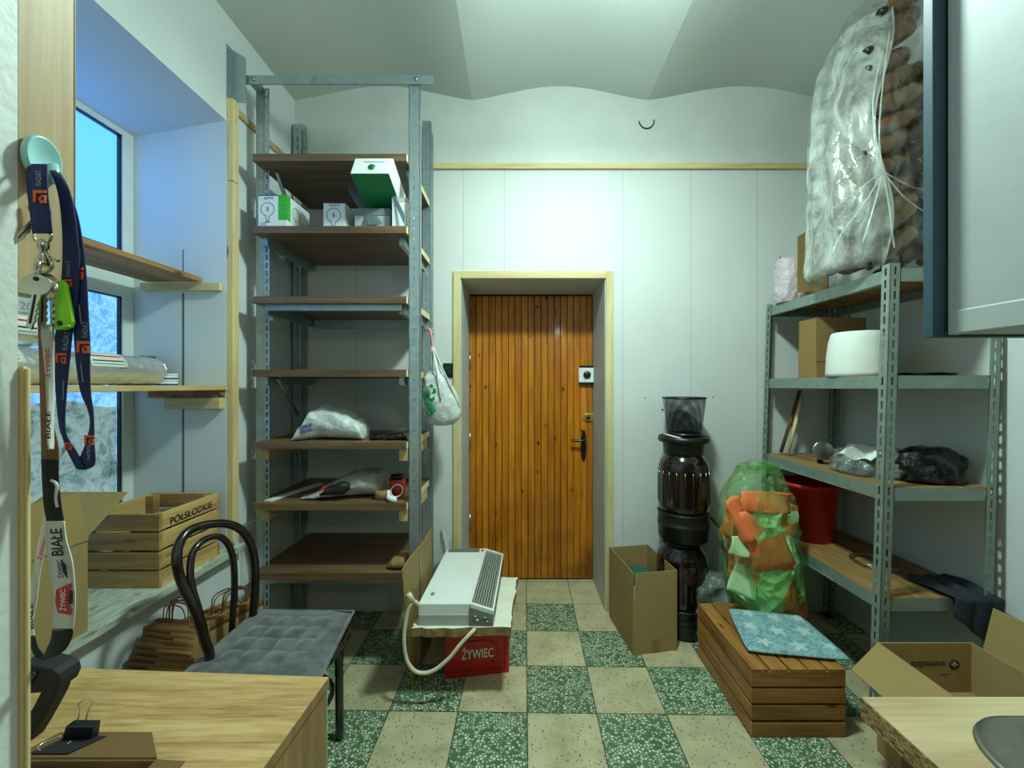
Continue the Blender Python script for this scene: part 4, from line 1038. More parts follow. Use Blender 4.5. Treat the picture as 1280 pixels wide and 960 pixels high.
obj('white_edge', dbox(-.004, -.0005, -.0078, -.0055, 0, .7275), M['deskwhite'], dk)
tz = .7505
bx = thing('document_tray', (-.80, .62, tz), 'shallow brown cardboard tray with folded down flap on the desk', 'tray')
R0 = P(30, 953, .685); R1 = P(196, 951, .690); rim = .795
obj('tray_body', MB().box(-.84, -.598, .46, .463, tz, rim - .004).box(-.84, -.598, .687, .690, tz, rim).box(-.601, -.598, .463, .687, tz, rim).box(-.84, -.837, .463, .687, tz, rim).box(-.837, -.601, .463, .687, tz, tz + .003), M['card_dark'], bx)
obj('flap', MB().panel((-.84, .69, rim), (-.60, .69, rim), (-.672, .762, rim - .018), (-.84, .762, rim - .018), .003).add([], []), M['card_dark'], bx)
obj('corner_flap', MB().panel((-.598, .60, rim), (-.598, .69, rim), (-.560, .70, rim - .012), (-.566, .60, rim - .02), .003), M['card_dark'], bx)
obj('dark_window', MB().panel((-.82, .697, rim + .0034), (-.755, .697, rim + .0034), (-.74, .748, rim - .0105), (-.80, .748, rim - .0105), .0006), M['rubber'], bx)
tag(obj('paper_sheet', MB().panel((-.83, .47, .779), (-.745, .47, .779), (-.735, .676, .7865), (-.83, .676, .7865), .001), M['paper']), 'white paper at the left in the brown desk tray', 'paper')
tag(obj('note_sheet', MB().panel((-.725, .47, .776), (-.615, .47, .776), (-.63, .672, .7795), (-.715, .668, .7795), .001), M['cream']), 'cream sheet of paper lying beside the white one in the desk tray', 'paper')
bc = thing('binder_clip', P(98, 905, .742), 'black binder clip with a wire handle clipped on the brown desk tray', 'binder clip')
q = Vector((-.785, .737, rim - .008))
b = MB().prism([q + Vector((-.026, 0, -.004)), q + Vector((-.018, 0, .024)), q + Vector((.030, 0, .024)), q + Vector((.026, 0, -.006))], (0, .016, 0))
obj('clip_body', b, M['black'], bc, bevel=.002)
obj('wire_handle', MB().tube(spline([q + Vector((-.006, .008, .022)), q + Vector((-.003, .010, .042)), q + Vector((-.007, .012, .054)), q + Vector((.004, .012, .062)), q + Vector((.018, .012, .060)), q + Vector((.013, .010, .046)), q + Vector((.009, .008, .022))], 5), .0011, 6), M['chrome'], bc)
obj('wire_handle', MB().tube(spline([q + Vector((-.02, -.002, .010)), q + Vector((-.034, -.02, .012)), q + Vector((-.03, -.03, .010)), q + Vector((-.005, -.03, .004)), q + Vector((.0, -.004, .004))], 5), .0013, 6), M['chrome'], bc)
tp = thing('tape_dispenser', P(45, 900, .76), 'black plastic tape gun standing on the desk behind the tray', 'tape gun')
q = lambda x, y: P(x, y, .775)
obj('head', MB().prism([q(16, 834), q(48, 832), q(66, 837), q(73, 843), q(75, 852), q(70, 864), q(55, 866), q(36, 868), q(16, 872)], (0, .04, 0)), M['rubber'], tp, bevel=.004)
obj('handle', MB().prism([q(50, 864), q(71, 860), q(66, 874), q(53, 898), q(44, 914), q(34, 930), q(14, 928), q(24, 908), q(40, 884)], (0, .03, 0)), M['rubber'], tp, bevel=.005)
obj('jaw', MB().prism([q(16, 846), q(44, 838), q(48, 842), q(36, 858), q(16, 864)], (0, -.004, 0)), M['black'], tp)

# ------------------------------------------------------------------ heater pile in front of the shelving
rc = thing('beer_crate', (-.2, 2.2, 0), 'red plastic beer crate with white lettering under the heater', 'crate')
ang = math.atan2(.045, .295); cr = Matrix.Rotation(ang, 3, 'Z'); cp = Vector((-.349, 2.012, 0))
def K3(x, y, z): return cp + cr @ Vector((x, y, z))
def kbox(b, x0, x1, y0, y1, z0, z1, mi=0):
    return b.hexa([K3(x0, y0, z0), K3(x1, y0, z0), K3(x1, y1, z0), K3(x0, y1, z0)], [K3(x0, y0, z1), K3(x1, y0, z1), K3(x1, y1, z1), K3(x0, y1, z1)], mi)
W, Dp, Hc = .30, .38, .283
b = MB(); t_ = .008
kbox(b, 0, W, 0, t_, .004, Hc); kbox(b, 0, W, Dp - t_, Dp, .004, Hc); kbox(b, 0, t_, t_, Dp - t_, .004, Hc); kbox(b, W - t_, W, t_, Dp - t_, .004, Hc); kbox(b, t_, W - t_, t_, Dp - t_, .0, .012)
body = obj('crate_body', b, M['red'], rc, bevel=.002)
b = MB()
kbox(b, -.006, W + .006, -.006, -.0002, .255, Hc); kbox(b, -.006, W + .006, -.006, -.0002, 0, .02)
for x0, x1 in ((-.006, .012), (W - .012, W + .006)): kbox(b, x0, x1, -.006, -.0002, .02, .255)
kbox(b, W + .0002, W + .006, 0, Dp, .255, Hc); kbox(b, W + .0002, W + .006, 0, Dp, 0, .02)
obj('rim', b, M['red'], rc, bevel=.002)
b = MB()
arcp = [K3(.052 + .196 * u, -.003, .140 + .028 * math.sin(math.pi * u) ** .5) for u in [i / 16 for i in range(17)]]
b.tube([K3(.052, -.003, .105)] + arcp + [K3(.248, -.003, .105)], .0022, 5)
obj('badge_outline', b, M['red'], body)
text('ŻYWIEC', M['paper'], body, K3(.075, -.0012, .082), K3(1, 0, 0) - K3(0, 0, 0), K3(0, 0, 1) - K3(0, 0, 0), width=.155, size=.060, bold=.015)
for x in (.085, .225): obj('drain_hole', MB().lathe([(.006, -.0), (.006, .001), (0, .0012)], K3(x, -.0003, .062), cr @ Vector((0, -1, 0)), 12), M['black'], body)

# foam board on the crate
outline = []
cs = [(-.480, 1.865), (-.035, 1.872), (-.005, 2.36), (-.45, 2.40)]
for (x0, y0), (x1, y1) in zip(cs, cs[1:] + cs[:1]):
    for k in range(12):
        f = k / 12; outline.append((x0 + (x1 - x0) * f + rnd.uniform(-.006, .006), y0 + (y1 - y0) * f + rnd.uniform(-.006, .006), .286))
tag(obj('foam_board', MB().prism(outline, (0, 0, .042), 1, 0), [M['foam'], M['foamedge']], bevel=.003), 'white foam board with ragged brown edges lying on the red crate', 'foam board')

# convector heater lying on its back
ht = thing('convector_heater', (-.28, 2.2, .3285), 'white electric convector heater lying on the foam board', 'heater')
zb = .3285; y0, y1 = 1.885, 2.525; dx = .022
def sec(s, pts, m, e0=0., e1=0.): return [(x + dx * (0 if s == 0 else 1), (y0 + e0) if s == 0 else (y1 - e1), z) for x, z in pts]
def ext(b, pts, a0=0., a1=1., mi=0):
    f = lambda a: [(x + dx * a, y0 + (y1 - y0) * a, z) for x, z in pts]
    A, B = f(a0), f(a1); n = len(pts)
    b.add(A + B, [tuple(range(n)), tuple(range(n, 2 * n))[::-1]] + [(i, n + i, n + (i + 1) % n, (i + 1) % n) for i in range(n)], mi)
    return b
XA, XB, XC = -.454, -.222, -.112; ZT, ZC = .428, .394
obj('casing', ext(MB(), [(XA, zb), (XB, zb), (XB, ZT), (XA, ZT)], 0, 1), M['heater'], ht, bevel=.005)
obj('end_panel', ext(MB(), [(XA + .004, zb + .0), (XB - .0, zb), (XB, zb + .05), (XA + .004, zb + .05)], -.006, -.0005), M['cabwhite'], ht, bevel=.002)
obj('grille_body', ext(MB(), [(XB + .0005, zb), (XC, zb), (XC, ZC - .010), (XB + .0005, ZT - .010)], .006, .99), M['grille'], ht)
b = MB()                                           # rim of the sloping outlet
sl = lambda f, k=0.: (XB + (XC - XB) * f, ZT + (ZC - ZT) * f + k)
obj('outlet_frame', ext(MB(), [sl(0.002, -.012), sl(.07, -.012), sl(.07), sl(.002)], 0, 1), M['heater'], ht, bevel=.001)
obj('outlet_frame', ext(MB(), [sl(.93, -.06), sl(1, -.058), sl(1), sl(.93)], 0, 1), M['heater'], ht, bevel=.001)
for a0, a1 in ((0, .025), (.975, 1)):
    obj('outlet_frame', ext(MB(), [sl(.071, -.014), sl(.929, -.014), sl(.929), sl(.071)], a0, a1), M['heater'], ht)
for k in range(8):
    f = .14 + .105 * k
    obj('louvre', ext(MB(), [sl(f - .012, -.012), sl(f + .012, -.012), sl(f + .012, -.001), sl(f - .012, -.001)], .0255, .9745), M['cabwhite'], ht)
for k in range(6):
    a = .70 + .05 * k
    obj('cross_bar', ext(MB(), [sl(.072, -.013), sl(.928, -.013), sl(.928, -.006), sl(.072, -.006)], a, a + .006), M['heatgrey'], ht)
obj('end_cap', ext(MB(), [(XB + .001, zb + .001), (XC - .001, zb + .001), sl(.99, -.012), sl(.01, -.012)], -.012, .0055), M['heatgrey'], ht, bevel=.003)
b = MB()
for s in (0, 1):
    c0 = Vector((XB + .030 + .045 * s, y0 - .010, zb + .038 - .006 * s))
    b2 = MB().tube(spline([c0 + Vector((-.018, 0, -.006)), c0 + Vector((-.008, 0, .008)), c0 + Vector((.004, 0, .004)), c0 + Vector((-.004, 0, -.004)), c0 + Vector((.012, 0, -.010)), c0 + Vector((.022, 0, .004))], 6), .0035, 6)
    obj('wave_emblem', b2, M['steel'], ht)
g = MB()
def tp(u, v, k=0.): return Vector((XA + .018 + (XB - XA - .05) * u + dx * (.905 + .075 * v), y0 + (y1 - y0) * (.905 + .075 * v), ZT + k))
obj('rear_grille', MB().hexa([tp(0, 0, .0003), tp(1, 0, .0003), tp(1, 1, .0003), tp(0, 1, .0003)], [tp(0, 0, .0012), tp(1, 0, .0012), tp(1, 1, .0012), tp(0, 1, .0012)]), M['grille'], ht)
gb = MB()
for k in range(25): gb.hexa([tp(k / 24 - .006, 0, .0012), tp(k / 24 + .006, 0, .0012), tp(k / 24 + .006, 1, .0012), tp(k / 24 - .006, 1, .0012)], [tp(k / 24 - .006, 0, .0022), tp(k / 24 + .006, 0, .0022), tp(k / 24 + .006, 1, .0022), tp(k / 24 - .006, 1, .0022)])
for k in range(6): gb.hexa([tp(0, k / 5 - .02, .0012), tp(1, k / 5 - .02, .0012), tp(1, k / 5 + .02, .0012), tp(0, k / 5 + .02, .0012)], [tp(0, k / 5 - .02, .0021), tp(1, k / 5 - .02, .0021), tp(1, k / 5 + .02, .0021), tp(0, k / 5 + .02, .0021)])
obj('grille_grid', gb, M['heatgrey'], ht)
obj('red_mark', MB().box(XB + dx - .022, XB + dx - .008, y1 - .05, y1 - .02, ZT + .0003, ZT + .0012), M['redink'], ht)
obj('badge', MB().box(-.412, -.398, 1.955, 1.985, ZT + .0002, ZT + .001).box(-.416, -.41, 1.965, 1.978, ZT + .0002, ZT + .001), M['greyink'], ht)
cab = [P(524, 757, 1.86), P(518, 752, 1.845), P(511, 760, 1.84), P(507, 778, 1.835), P(505, 800, 1.83), P(509, 826, 1.83), P(521, 840, 1.83), P(540, 839, 1.83), P(560, 824, 1.835), P(575, 806, 1.84), P(587, 793, 1.85), P(594, 786, 1.878)]
obj('power_cord', MB().tube(spline(cab, 8), .0085, 10), M['offwhite'], ht)
pg = obj('plug', MB().tube([P(518, 753, 1.845), P(512, 745, 1.84), P(510, 741.5, 1.84)], [.009, .013, .012], 10), M['offwhite'], ht)
for s in (-.005, .005): obj('plug_pin', MB().tube([P(510, 741.5, 1.84) + Vector((s, 0, 0)), P(508, 737.5, 1.84) + Vector((s, 0, 0))], .0022, 6), M['steel'], pg)
# big cardboard sheet standing between shelving and heater
cs_ = thing('cardboard_sheet', (-.52, 2.2, 0), 'tall creased cardboard sheet leaning upright between the shelving and the heater', 'cardboard')
def csheet(u, v): return Vector((-.497 + .014 * u, 1.945 + .435 * u - .165 * v * (1 - .55 * u), .622 * v))
for nm, u0, u1 in (('front_half', 0, .42), ('rear_half', .421, 1)):
    obj(nm, MB().grid(lambda u, v: csheet(u0 + (u1 - u0) * u, v) + Vector((.006 * (1 - abs(2 * u - 1)) * (1 if u0 else -1), 0, 0)), 4, 4, thick=.004, smooth=False), M['card_z'], cs_)
tag(obj('plastic_scrap', MB().grid(lambda u, v: (-.475 + .06 * u, 2.50 + .02 * math.sin(u * 5 + v * 3), .40 + .17 * v * (1 - .7 * abs(u - .35))), 8, 10, thick=.001), M['milky']), 'torn scrap of clear plastic sticking up behind the heater', 'film')

# ------------------------------------------------------------------ kegs, basket, narrow carton
def keg(x, y, z, lab, s=1.):
    t = thing('keg', (x, y, z), lab, 'keg', 'dark plastic kegs stacked by the wall')
    r = .142
    obj('base_cup', MB().lathe([(0, .0), (r * .93, 0), (r * .98, .012), (r * 1.0, .08), (r * 1.02, .083), (r * 1.02, .098), (r, .10), (r * 1.0, .148), (r * 1.02, .151), (r * 1.02, .160), (r * .985, .163)], (x, y, z), n=56), M['kegcap'], t)
    b = obj('keg_body', MB().lathe([(r * .975, .160), (r * .985, .20), (r * .985, .40), (r * .97, .425), (r * .91, .452), (r * .80, .474), (r * .74, .485), (r * .72, .50)], (x, y, z), n=56), M['keg'], t)
    b2 = MB()
    for k in range(20):
        a = 2 * math.pi * k / 20; b2.tube([(x + r * .982 * math.cos(a), y + r * .982 * math.sin(a), z + .21), (x + r * .982 * math.cos(a), y + r * .982 * math.sin(a), z + .40)], .004, 6)
    obj('ribs', b2, M['keg'], b)
    return t, r
kx, ky = .952, 2.425
t, r = keg(kx, ky, 0, 'lower of two dark brown plastic kegs stacked against the back wall')
obj('neck', MB().lathe([(r * .74, .49), (r * .62, .50), (r * .60, .515), (r * .66, .517), (r * .66, .528), (0, .529)], (kx, ky, 0), n=40), M['kegcap'], t)
kz = .5295
t, r = keg(kx + .010, ky, kz, 'upper of two dark brown plastic kegs, carrying the black mesh basket')
q = (kx + .010, ky, kz)
obj('collar', MB().lathe([(r * .73, .488), (r * .77, .49), (r * .79, .52), (r * .82, .56), (r * .98, .562), (r * 1.0, .575), (r * .98, .592), (r * .90, .594), (r * .87, .575), (0, .574)], q, n=48), M['kegcap'], t)
bz = kz + .5945; q = (kx + .014, ky, bz)
mbk = thing('mesh_basket', q, 'black wire mesh waste basket standing on top of the upper keg', 'basket')
mb_ = MB().lathe([(.093, .004), (.118, .215)], (0, 0, 0), n=64); mb_.v = [v + Vector(q) for v in mb_.v]; mb_.f = mb_.f[:-2]; mb_.m = mb_.m[:-2]; mb_.sm = mb_.sm[:-2]
obj('mesh_wall', mb_, M['meshbin'], mbk)
obj('rim', MB().lathe([(.117, .214), (.122, .214), (.122, .224), (.117, .224), (.117, .214)], q, n=56), M['black'], mbk)
obj('base', MB().lathe([(0, 0), (.094, 0), (.096, .018), (.093, .018), (.092, .004), (0, .003)], q, n=56), M['black'], mbk)
tag(obj('paper_scrap', MB().grid(lambda u, v: (.835 + .085 * u, 2.36 - .05 * u + .035 * v, bz + .010 - .022 * u + .006 * math.sin(6 * v) + .003), 8, 6, thick=.002), M['paper']), 'small white paper scrap on the rim of the upper keg beside the basket', 'paper')
t = thing('cardboard_box', (.70, 2.36, 0), 'tall narrow open cardboard box standing on the floor right of the door', 'box')
fr = Matrix.Rotation(math.atan2(.045, .25), 3, 'Z'); fo = Vector((.600, 2.18, 0)); sk = Vector((-.045, .375, 0)).normalized(); ex_ = (fr @ Vector((1, 0, 0))).normalized()
W, Dp = .253, .372
def N3(u, v, z): return fo + ex_ * (u * W) + sk * (v * Dp) + Vector((0, 0, z))
def nbox(b, u0, u1, v0, v1, z0, z1): return b.hexa([N3(u0, v0, z0), N3(u1, v0, z0), N3(u1, v1, z0), N3(u0, v1, z0)], [N3(u0, v0, z1), N3(u1, v0, z1), N3(u1, v1, z1), N3(u0, v1, z1)])
hz, ft = .30, .428; e = .015; e2 = .010
b = MB(); nbox(b, 0, 1, 0, e2, 0, hz); nbox(b, 0, 1, 1 - e2, 1, 0, hz); nbox(b, 0, e, e2, 1 - e2, 0, hz); nbox(b, 1 - e, 1, e2, 1 - e2, 0, hz); nbox(b, e, 1 - e, e2, 1 - e2, 0, .004)
body = obj('box_body', b, M['card_z'], t, bevel=.001)
def flap(u0, v0, u1, v1, ou, ov, z1):
    a, c = N3(u0, v0, hz + .0005), N3(u1, v1, hz + .0005); d = ex_ * ou + sk * ov
    th = (sk if abs(v1 - v0) < .1 else ex_) * .0038
    return MB().hexa([a, c, c + th, a + th], [a + d + Vector((0, 0, z1 - hz)), c + d + Vector((0, 0, z1 - hz)), c + d + th + Vector((0, 0, z1 - hz)), a + d + th + Vector((0, 0, z1 - hz))])
obj('flap', flap(.05, 0, 1, 0, 0, 0.0, ft), M['card_z'], t); obj('flap', flap(0, .02, 0, .99, 0.0, 0, ft + .003), M['card_z'], t)
obj('flap', flap(0, .99, 1, .99, 0, 0, ft - .004), M['card_z'], t); obj('flap', flap(.985, .02, .985, .99, .0, 0, ft - .002), M['card_z'], t)
obj('tape_strip', MB().panel(N3(.42, -.002, .0005), N3(.60, -.002, .0005), N3(.60, -.002, .075), N3(.42, -.002, .07), .0008), M['kraft'], body)
tag(obj('inner_sheet', MB().panel(N3(.04, .03, .27), N3(.06, .03, .27), N3(.06, .034, .36), N3(.04, .034, .36), .002), M['paper']), 'white sliver of paper in the corner slit of the narrow cardboard box', 'paper')
tag(obj('green_bundle', MB().rings([(N3(.5, .5, 0).x, N3(.5, .5, 0).y, .006, .08, .12), (N3(.5, .5, 0).x, N3(.5, .5, 0).y, .26, .085, .13), (N3(.5, .5, 0).x, N3(.5, .5, 0).y, .335, .06, .10), (N3(.5, .5, 0).x, N3(.5, .5, 0).y, .345, .005, .01)], 40, amp=.012, fold=.02, freq=14), M['teal']), 'dark green crumpled bundle inside the narrow cardboard box', 'bundle')

# ------------------------------------------------------------------ slatted crate with the star cushion
sc_ = thing('slatted_crate', (1.13, 1.93, 0), 'upturned varnished slatted pine crate on the floor carrying the blue star cushion', 'crate')
x0, x1, y0, y1, zc = .938, 1.316, 1.672, 2.18, .275
for nm, i, o in slat_crate(sc_, x0, x1, y0, y1, .002, zc - .014, 4, .009, .014, M['cratewood_x'], M['cratewood'], floor_=False): pass
nl = 5; sw = (x1 - x0 - .008 * (nl - 1)) / nl
for k in range(nl):
    xx = x0 + k * (sw + .008); obj('lid_slat', MB().box(xx, xx + sw, y0, y1, zc - .0135, zc), M['cratewood'], sc_, bevel=.002)
st = thing('star_cushion', (1.2, 1.93, zc), 'thin pale blue cushion with star print lying on the slatted crate', 'cushion')
Q = [P(930, 816, 1.745), P(1064, 825, 1.69), P(1000, 770, 2.01), P(905, 757.5, 2.09)]
Q = [Vector((.958, 1.755, 0)), Vector((1.375, 1.690, 0)), Vector((1.385, 2.03, 0)), Vector((1.045, 2.105, 0))]
def cush(sgn):
    def fn(u, v):
        p = (Q[0] * (1 - u) + Q[1] * u) * (1 - v) + (Q[3] * (1 - u) + Q[2] * u) * v
        cx = sum((q for q in Q), Vector((0, 0, 0))) / 4
        rr_ = ((2 * u - 1) ** 8 + (2 * v - 1) ** 8); p = p + (cx - p) * .05 * min(1.5, rr_)
        e = max(0, min(1, 9 * min(u, 1 - u, v, 1 - v))) ** .5
        z = zc + .0165 + sgn * (.015 * e + (.003 * mnoise.noise(Vector((u * 5, v * 5, 2))) * e if sgn > 0 else 0)) 
        if u > .85: z -= 0
        return (p.x, p.y, z)
    return fn
g = MB().grid(cush(1), 40, 40); g2 = MB().grid(cush(-1), 40, 40)
g.add(g2.v, [f[::-1] for f in g2.f], 0, True)
cb = obj('cushion_cover', g, M['starcloth'], st)
f1 = cush(1)
for k, (u, v, r) in enumerate([(.22, .17, .085), (.55, .15, .095), (.87, .2, .085), (.18, .5, .095), (.45, .45, .10), (.75, .5, .10), (.25, .82, .085), (.55, .78, .10), (.85, .82, .085), (.98, .6, .0)]):
    if not r: continue
    a0 = rnd.uniform(0, 1.2); vs = []; fs = []
    nrad = 6
    pts = []
    for j in range(40):
        a = a0 + 2 * math.pi * j / 40; w_s = (j % 8) / 4; w_s = w_s if w_s <= 1 else 2 - w_s
        rad = r * (1 - .58 * w_s); pts.append((math.cos(a) * rad, math.sin(a) * rad))
    vs = [Vector(f1(u, v)) + Vector((0, 0, .0012))]
    for q in range(1, nrad + 1):
        for cx, cy in pts:
            uu, vv = min(.985, max(.015, u + cx * q / nrad)), min(.985, max(.015, v + cy * 1.15 * q / nrad)); vs.append(Vector(f1(uu, vv)) + Vector((0, 0, .0012)))
    fs = [(0, 1 + j, 1 + (j + 1) % 40) for j in range(40)]
    for q in range(nrad - 1):
        for j in range(40): fs.append((1 + q * 40 + j, 1 + (q + 1) * 40 + j, 1 + (q + 1) * 40 + (j + 1) % 40, 1 + q * 40 + (j + 1) % 40))
    obj('star_print', MB().add(vs, fs, 0, True), M['star'], cb)

# ------------------------------------------------------------------ green bag of waste paper, clear bag, stick
gx, gy = 1.285, 2.22
prof = [(1.28, 2.24, .004, .10, .08), (1.30, 2.24, .10, .14, .12), (1.315, 2.22, .20, .16, .14), (1.305, 2.20, .32, .18, .155), (1.285, 2.20, .45, .185, .155), (1.275, 2.20, .58, .175, .155), (1.265, 2.21, .70, .18, .15), (1.275, 2.22, .80, .17, .14), (1.285, 2.24, .875, .135, .11), (1.295, 2.26, .93, .12, .08), (1.295, 2.26, .968, .105, .06)]
wp = tag(obj('waste_paper', MB().rings([(x, y, z * .96, rx * .90, ry * .85) for x, y, z, rx, ry in prof[:-3]] + [(1.285, 2.24, .80, .09, .05)], 64, amp=.03, freq=9, fold=.03, seed=4, expo=2.6, sub=4), M['waste']), 'heap of orange and pale green waste paper filling the green bag', 'waste paper', kind='stuff')
gb = thing('rubbish_bag', (gx, gy, 0), 'bulging transparent green plastic bag of waste paper leaning on the right rack', 'bag')
obj('bag_film', MB().rings(prof, 96, amp=.012, freq=11, fold=.026, seed=4, expo=2.4, sub=7), M['greenfilm'], gb)
obj('tied_neck', MB().rings([(1.30, 2.26, .945, .10, .055), (1.31, 2.26, .985, .085, .05), (1.33, 2.27, 1.0, .05, .03), (1.34, 2.27, .985, .01, .01)], 40, amp=.02, freq=14, fold=.03, seed=9), M['greenfilm'], gb)
def psheet(px, py, Y, w, h, rot_, m, lab, tilt=.15):
    c = P(px, py, Y); r_ = Matrix.Rotation(rot_, 3, 'Y') 
    def fn(u, v):
        p = r_ @ Vector(((u - .5) * w, tilt * (v - .5) * h + .018 * math.sin(u * 4 + v * 3 + px), (v - .5) * h)); return c + p
    tag(obj('paper_sheet', MB().grid(fn, 10, 10, thick=.0015), M[m]), lab, 'paper', 'loose papers in the green bag')
psheet(957, 672, 2.075, .20, .30, -.25, 'orangepaper', 'large orange sheet pressed to the front in the middle of the green bag')
psheet(958, 628, 2.10, .26, .10, .05, 'orangepaper', 'orange strip near the top of the green bag')
psheet(926, 650, 2.08, .08, .22, -.35, 'orangepaper', 'narrow orange sheet at the upper left of the green bag')
psheet(926, 683, 2.065, .11, .09, .15, 'palegreen', 'small pale sheet at the left of the large orange sheet in the green bag')
psheet(966, 722, 2.085, .16, .12, -.6, 'palegreen', 'pale tilted sheet below the large orange sheet in the green bag')
psheet(962, 699, 2.09, .24, .055, -.12, 'teal', 'dark green strip under the large orange sheet in the green bag')
psheet(931, 725, 2.09, .14, .15, .3, 'palegreen', 'pale sheet at the lower left of the green bag')
psheet(940, 742, 2.10, .10, .10, .7, 'palegreen', 'crumpled pale sheet at the foot of the green bag')
tag(obj('clear_bag', MB().rings([(1.09, 2.33, .004, .09, .06), (1.10, 2.33, .12, .12, .08), (1.10, 2.33, .25, .11, .08), (1.10, 2.33, .33, .07, .05), (1.10, 2.33, .36, .01, .01)], 48, amp=.03, freq=10, fold=.04, seed=12), M['greyfilm']), 'crumpled clear plastic bag on the floor between keg and green bag', 'bag')
tag(obj('wooden_stick', MB().tube([P(886, 645, 2.56), P(915, 674, 2.50), P(955, 715, 2.40)], .010, 6), M['card_dark']), 'dark stick slanting behind the green bag beside the kegs', 'stick')

# ------------------------------------------------------------------ right: boltless rack
LEAN = .030
rk = thing('metal_rack', (1.75, 2.15, 0), 'dull grey slotted metal rack with worn boards along the right wall', 'rack')
def LX(x, z): return x + LEAN * (z - 1.2)
ry0, ry1 = 1.695, 2.575
for nm, (x, y, sx, sy) in {'a': (1.495, ry0, 1, 1), 'b': (1.515, ry1, 1, -1), 'c': (1.958, ry0, -1, 1), 'd': (1.958, ry1, -1, -1)}.items():
    b = MB(); slotted(b, x, y, 0, 1.915, .040, .040, sx, sy, lean=LEAN, pitch=.05, slot=.032, sw=.010); obj('post', b, M['rackpaint'], rk)
    obj('foot', MB().box(*sorted((LX(x, 0) - .001 * sx, LX(x, 0) + .043 * sx)), *sorted((y - .001 * sy, y + .043 * sy)), 0, .012), M['black'], rk)
LV = [(1.895, 'top'), (1.457, 'second'), (.998, 'third'), (.548, 'fourth')]
for z, _ in LV:
    xa, xb = LX(1.502, z), LX(1.951, z)
    xf0 = LX(1.500, z); xf1 = LX(1.520, z)
    obj('board', MB().hexa([(xf0 + .003, ry0 + .006, z - .010), (xb, ry0 + .006, z - .010), (xb, ry1 - .006, z - .010), (xf1 + .003, ry1 - .006, z - .010)], [(xf0 + .003, ry0 + .006, z), (xb, ry0 + .006, z), (xb, ry1 - .006, z), (xf1 + .003, ry1 - .006, z)]), M['osb'], rk)
    obj('front_beam', MB().hexa([(xf0, ry0 + .04, z - .054), (xf0 + .002, ry0 + .04, z - .054), (xf1 + .002, ry1 - .04, z - .054), (xf1, ry1 - .04, z - .054)], [(xf0, ry0 + .04, z - .001), (xf0 + .002, ry0 + .04, z - .001), (xf1 + .002, ry1 - .04, z - .001), (xf1, ry1 - .04, z - .001)]), M['rackpaint'], rk)
    obj('rear_beam', MB().box(xb - .001, xb + .001, ry0 + .04, ry1 - .04, z - .054, z - .001), M['rackpaint'], rk)
    for y in (ry0 + .003, ry1 - .005): obj('side_beam', MB().box(xf1 + .02, xb - .04, y, y + .002, z - .054, z - .001), M['rackpaint'], rk)
    obj('lip', MB().box(xf0 + .004, xf0 + .03, ry0 + .05, ry1 - .05, z - .056, z - .0535), M['rackpaint'], rk)

# -- big clear bag of brown bottles on the rack
zt_ = 1.8955
prof = [(1.69, 1.96, zt_ + .002, .22, .18), (1.69, 1.95, zt_ + .05, .275, .21), (1.685, 1.94, zt_ + .18, .275, .21), (1.69, 1.94, zt_ + .32, .275, .21), (1.69, 1.94, zt_ + .50, .275, .21), (1.69, 1.94, zt_ + .70, .275, .21), (1.695, 1.94, zt_ + .88, .265, .20), (1.705, 1.94, zt_ + 1.02, .245, .19), (1.72, 1.94, zt_ + 1.14, .215, .17), (1.74, 1.95, zt_ + 1.27, .16, .12)]
bb_ = thing('bottle_bag', (1.66, 1.93, zt_), 'huge clear plastic bag of brown bottles standing on top of the right rack', 'bag')
film_o = obj('bag_film', MB().rings(prof, 90, amp=.012, freq=6, fold=.016, seed=21, expo=2.6, sub=7), M['film'], bb_)
# a folded double layer of the film hanging down the near left side
def fold(u, v):
    z = zt_ + .03 + 1.12 * v; k = 0
    while k < len(prof) - 2 and prof[k + 1][2] < z: k += 1
    f = (z - prof[k][2]) / (prof[k + 1][2] - prof[k][2]); x, y, _, rx, ry = [p + (q - p) * f for p, q in zip(prof[k], prof[k + 1])]
    a1 = math.radians(243 + 7 * math.sin(v * 9) - 4 * v); a = math.radians(150) + (a1 - math.radians(150)) * u
    d = 1.03 + .05 * mnoise.noise(Vector((u * 5, v * 9, 3))) + .02 * math.sin(u * 24 + v * 5)
    ca, sa = math.cos(a), math.sin(a)
    return (x + rx * d * math.copysign(abs(ca) ** .77, ca), y + ry * d * math.copysign(abs(sa) ** .77, sa), z)
obj('film_fold', MB().grid(fold, 40, 60), M['milky'], bb_)
obj('bag_seam', MB().tube(spline([Vector(fold(1, i / 14)) + Vector((.0, -.004, 0)) for i in range(15)], 4), .004, 6), M['milky'], bb_)
def onbag(x, y):
    z = P(x, y, 1.74).z; k = 0
    while k < len(prof) - 2 and prof[k + 1][2] < z: k += 1
    return P(x, y, prof[k][1] - prof[k][4] * 1.02)
cr_ = MB()
for ln in ([(1103, 216), (1082, 252), (1052, 292), (1040, 318)], [(1103, 216), (1092, 260), (1078, 305)], [(1104, 216), (1112, 262), (1118, 310)], [(1105, 216), (1130, 246), (1160, 268)], [(1105, 215), (1136, 232), (1166, 240)], [(1103, 214), (1099, 170), (1103, 110), (1112, 40)], [(1102, 214), (1094, 180), (1092, 120), (1104, 60)], [(1102, 215), (1075, 236), (1040, 262)]):
    cr_.tube(spline([onbag(*q) for q in ln], 6), .0032, 5)
obj('gather_creases', cr_, M['milky'], bb_)
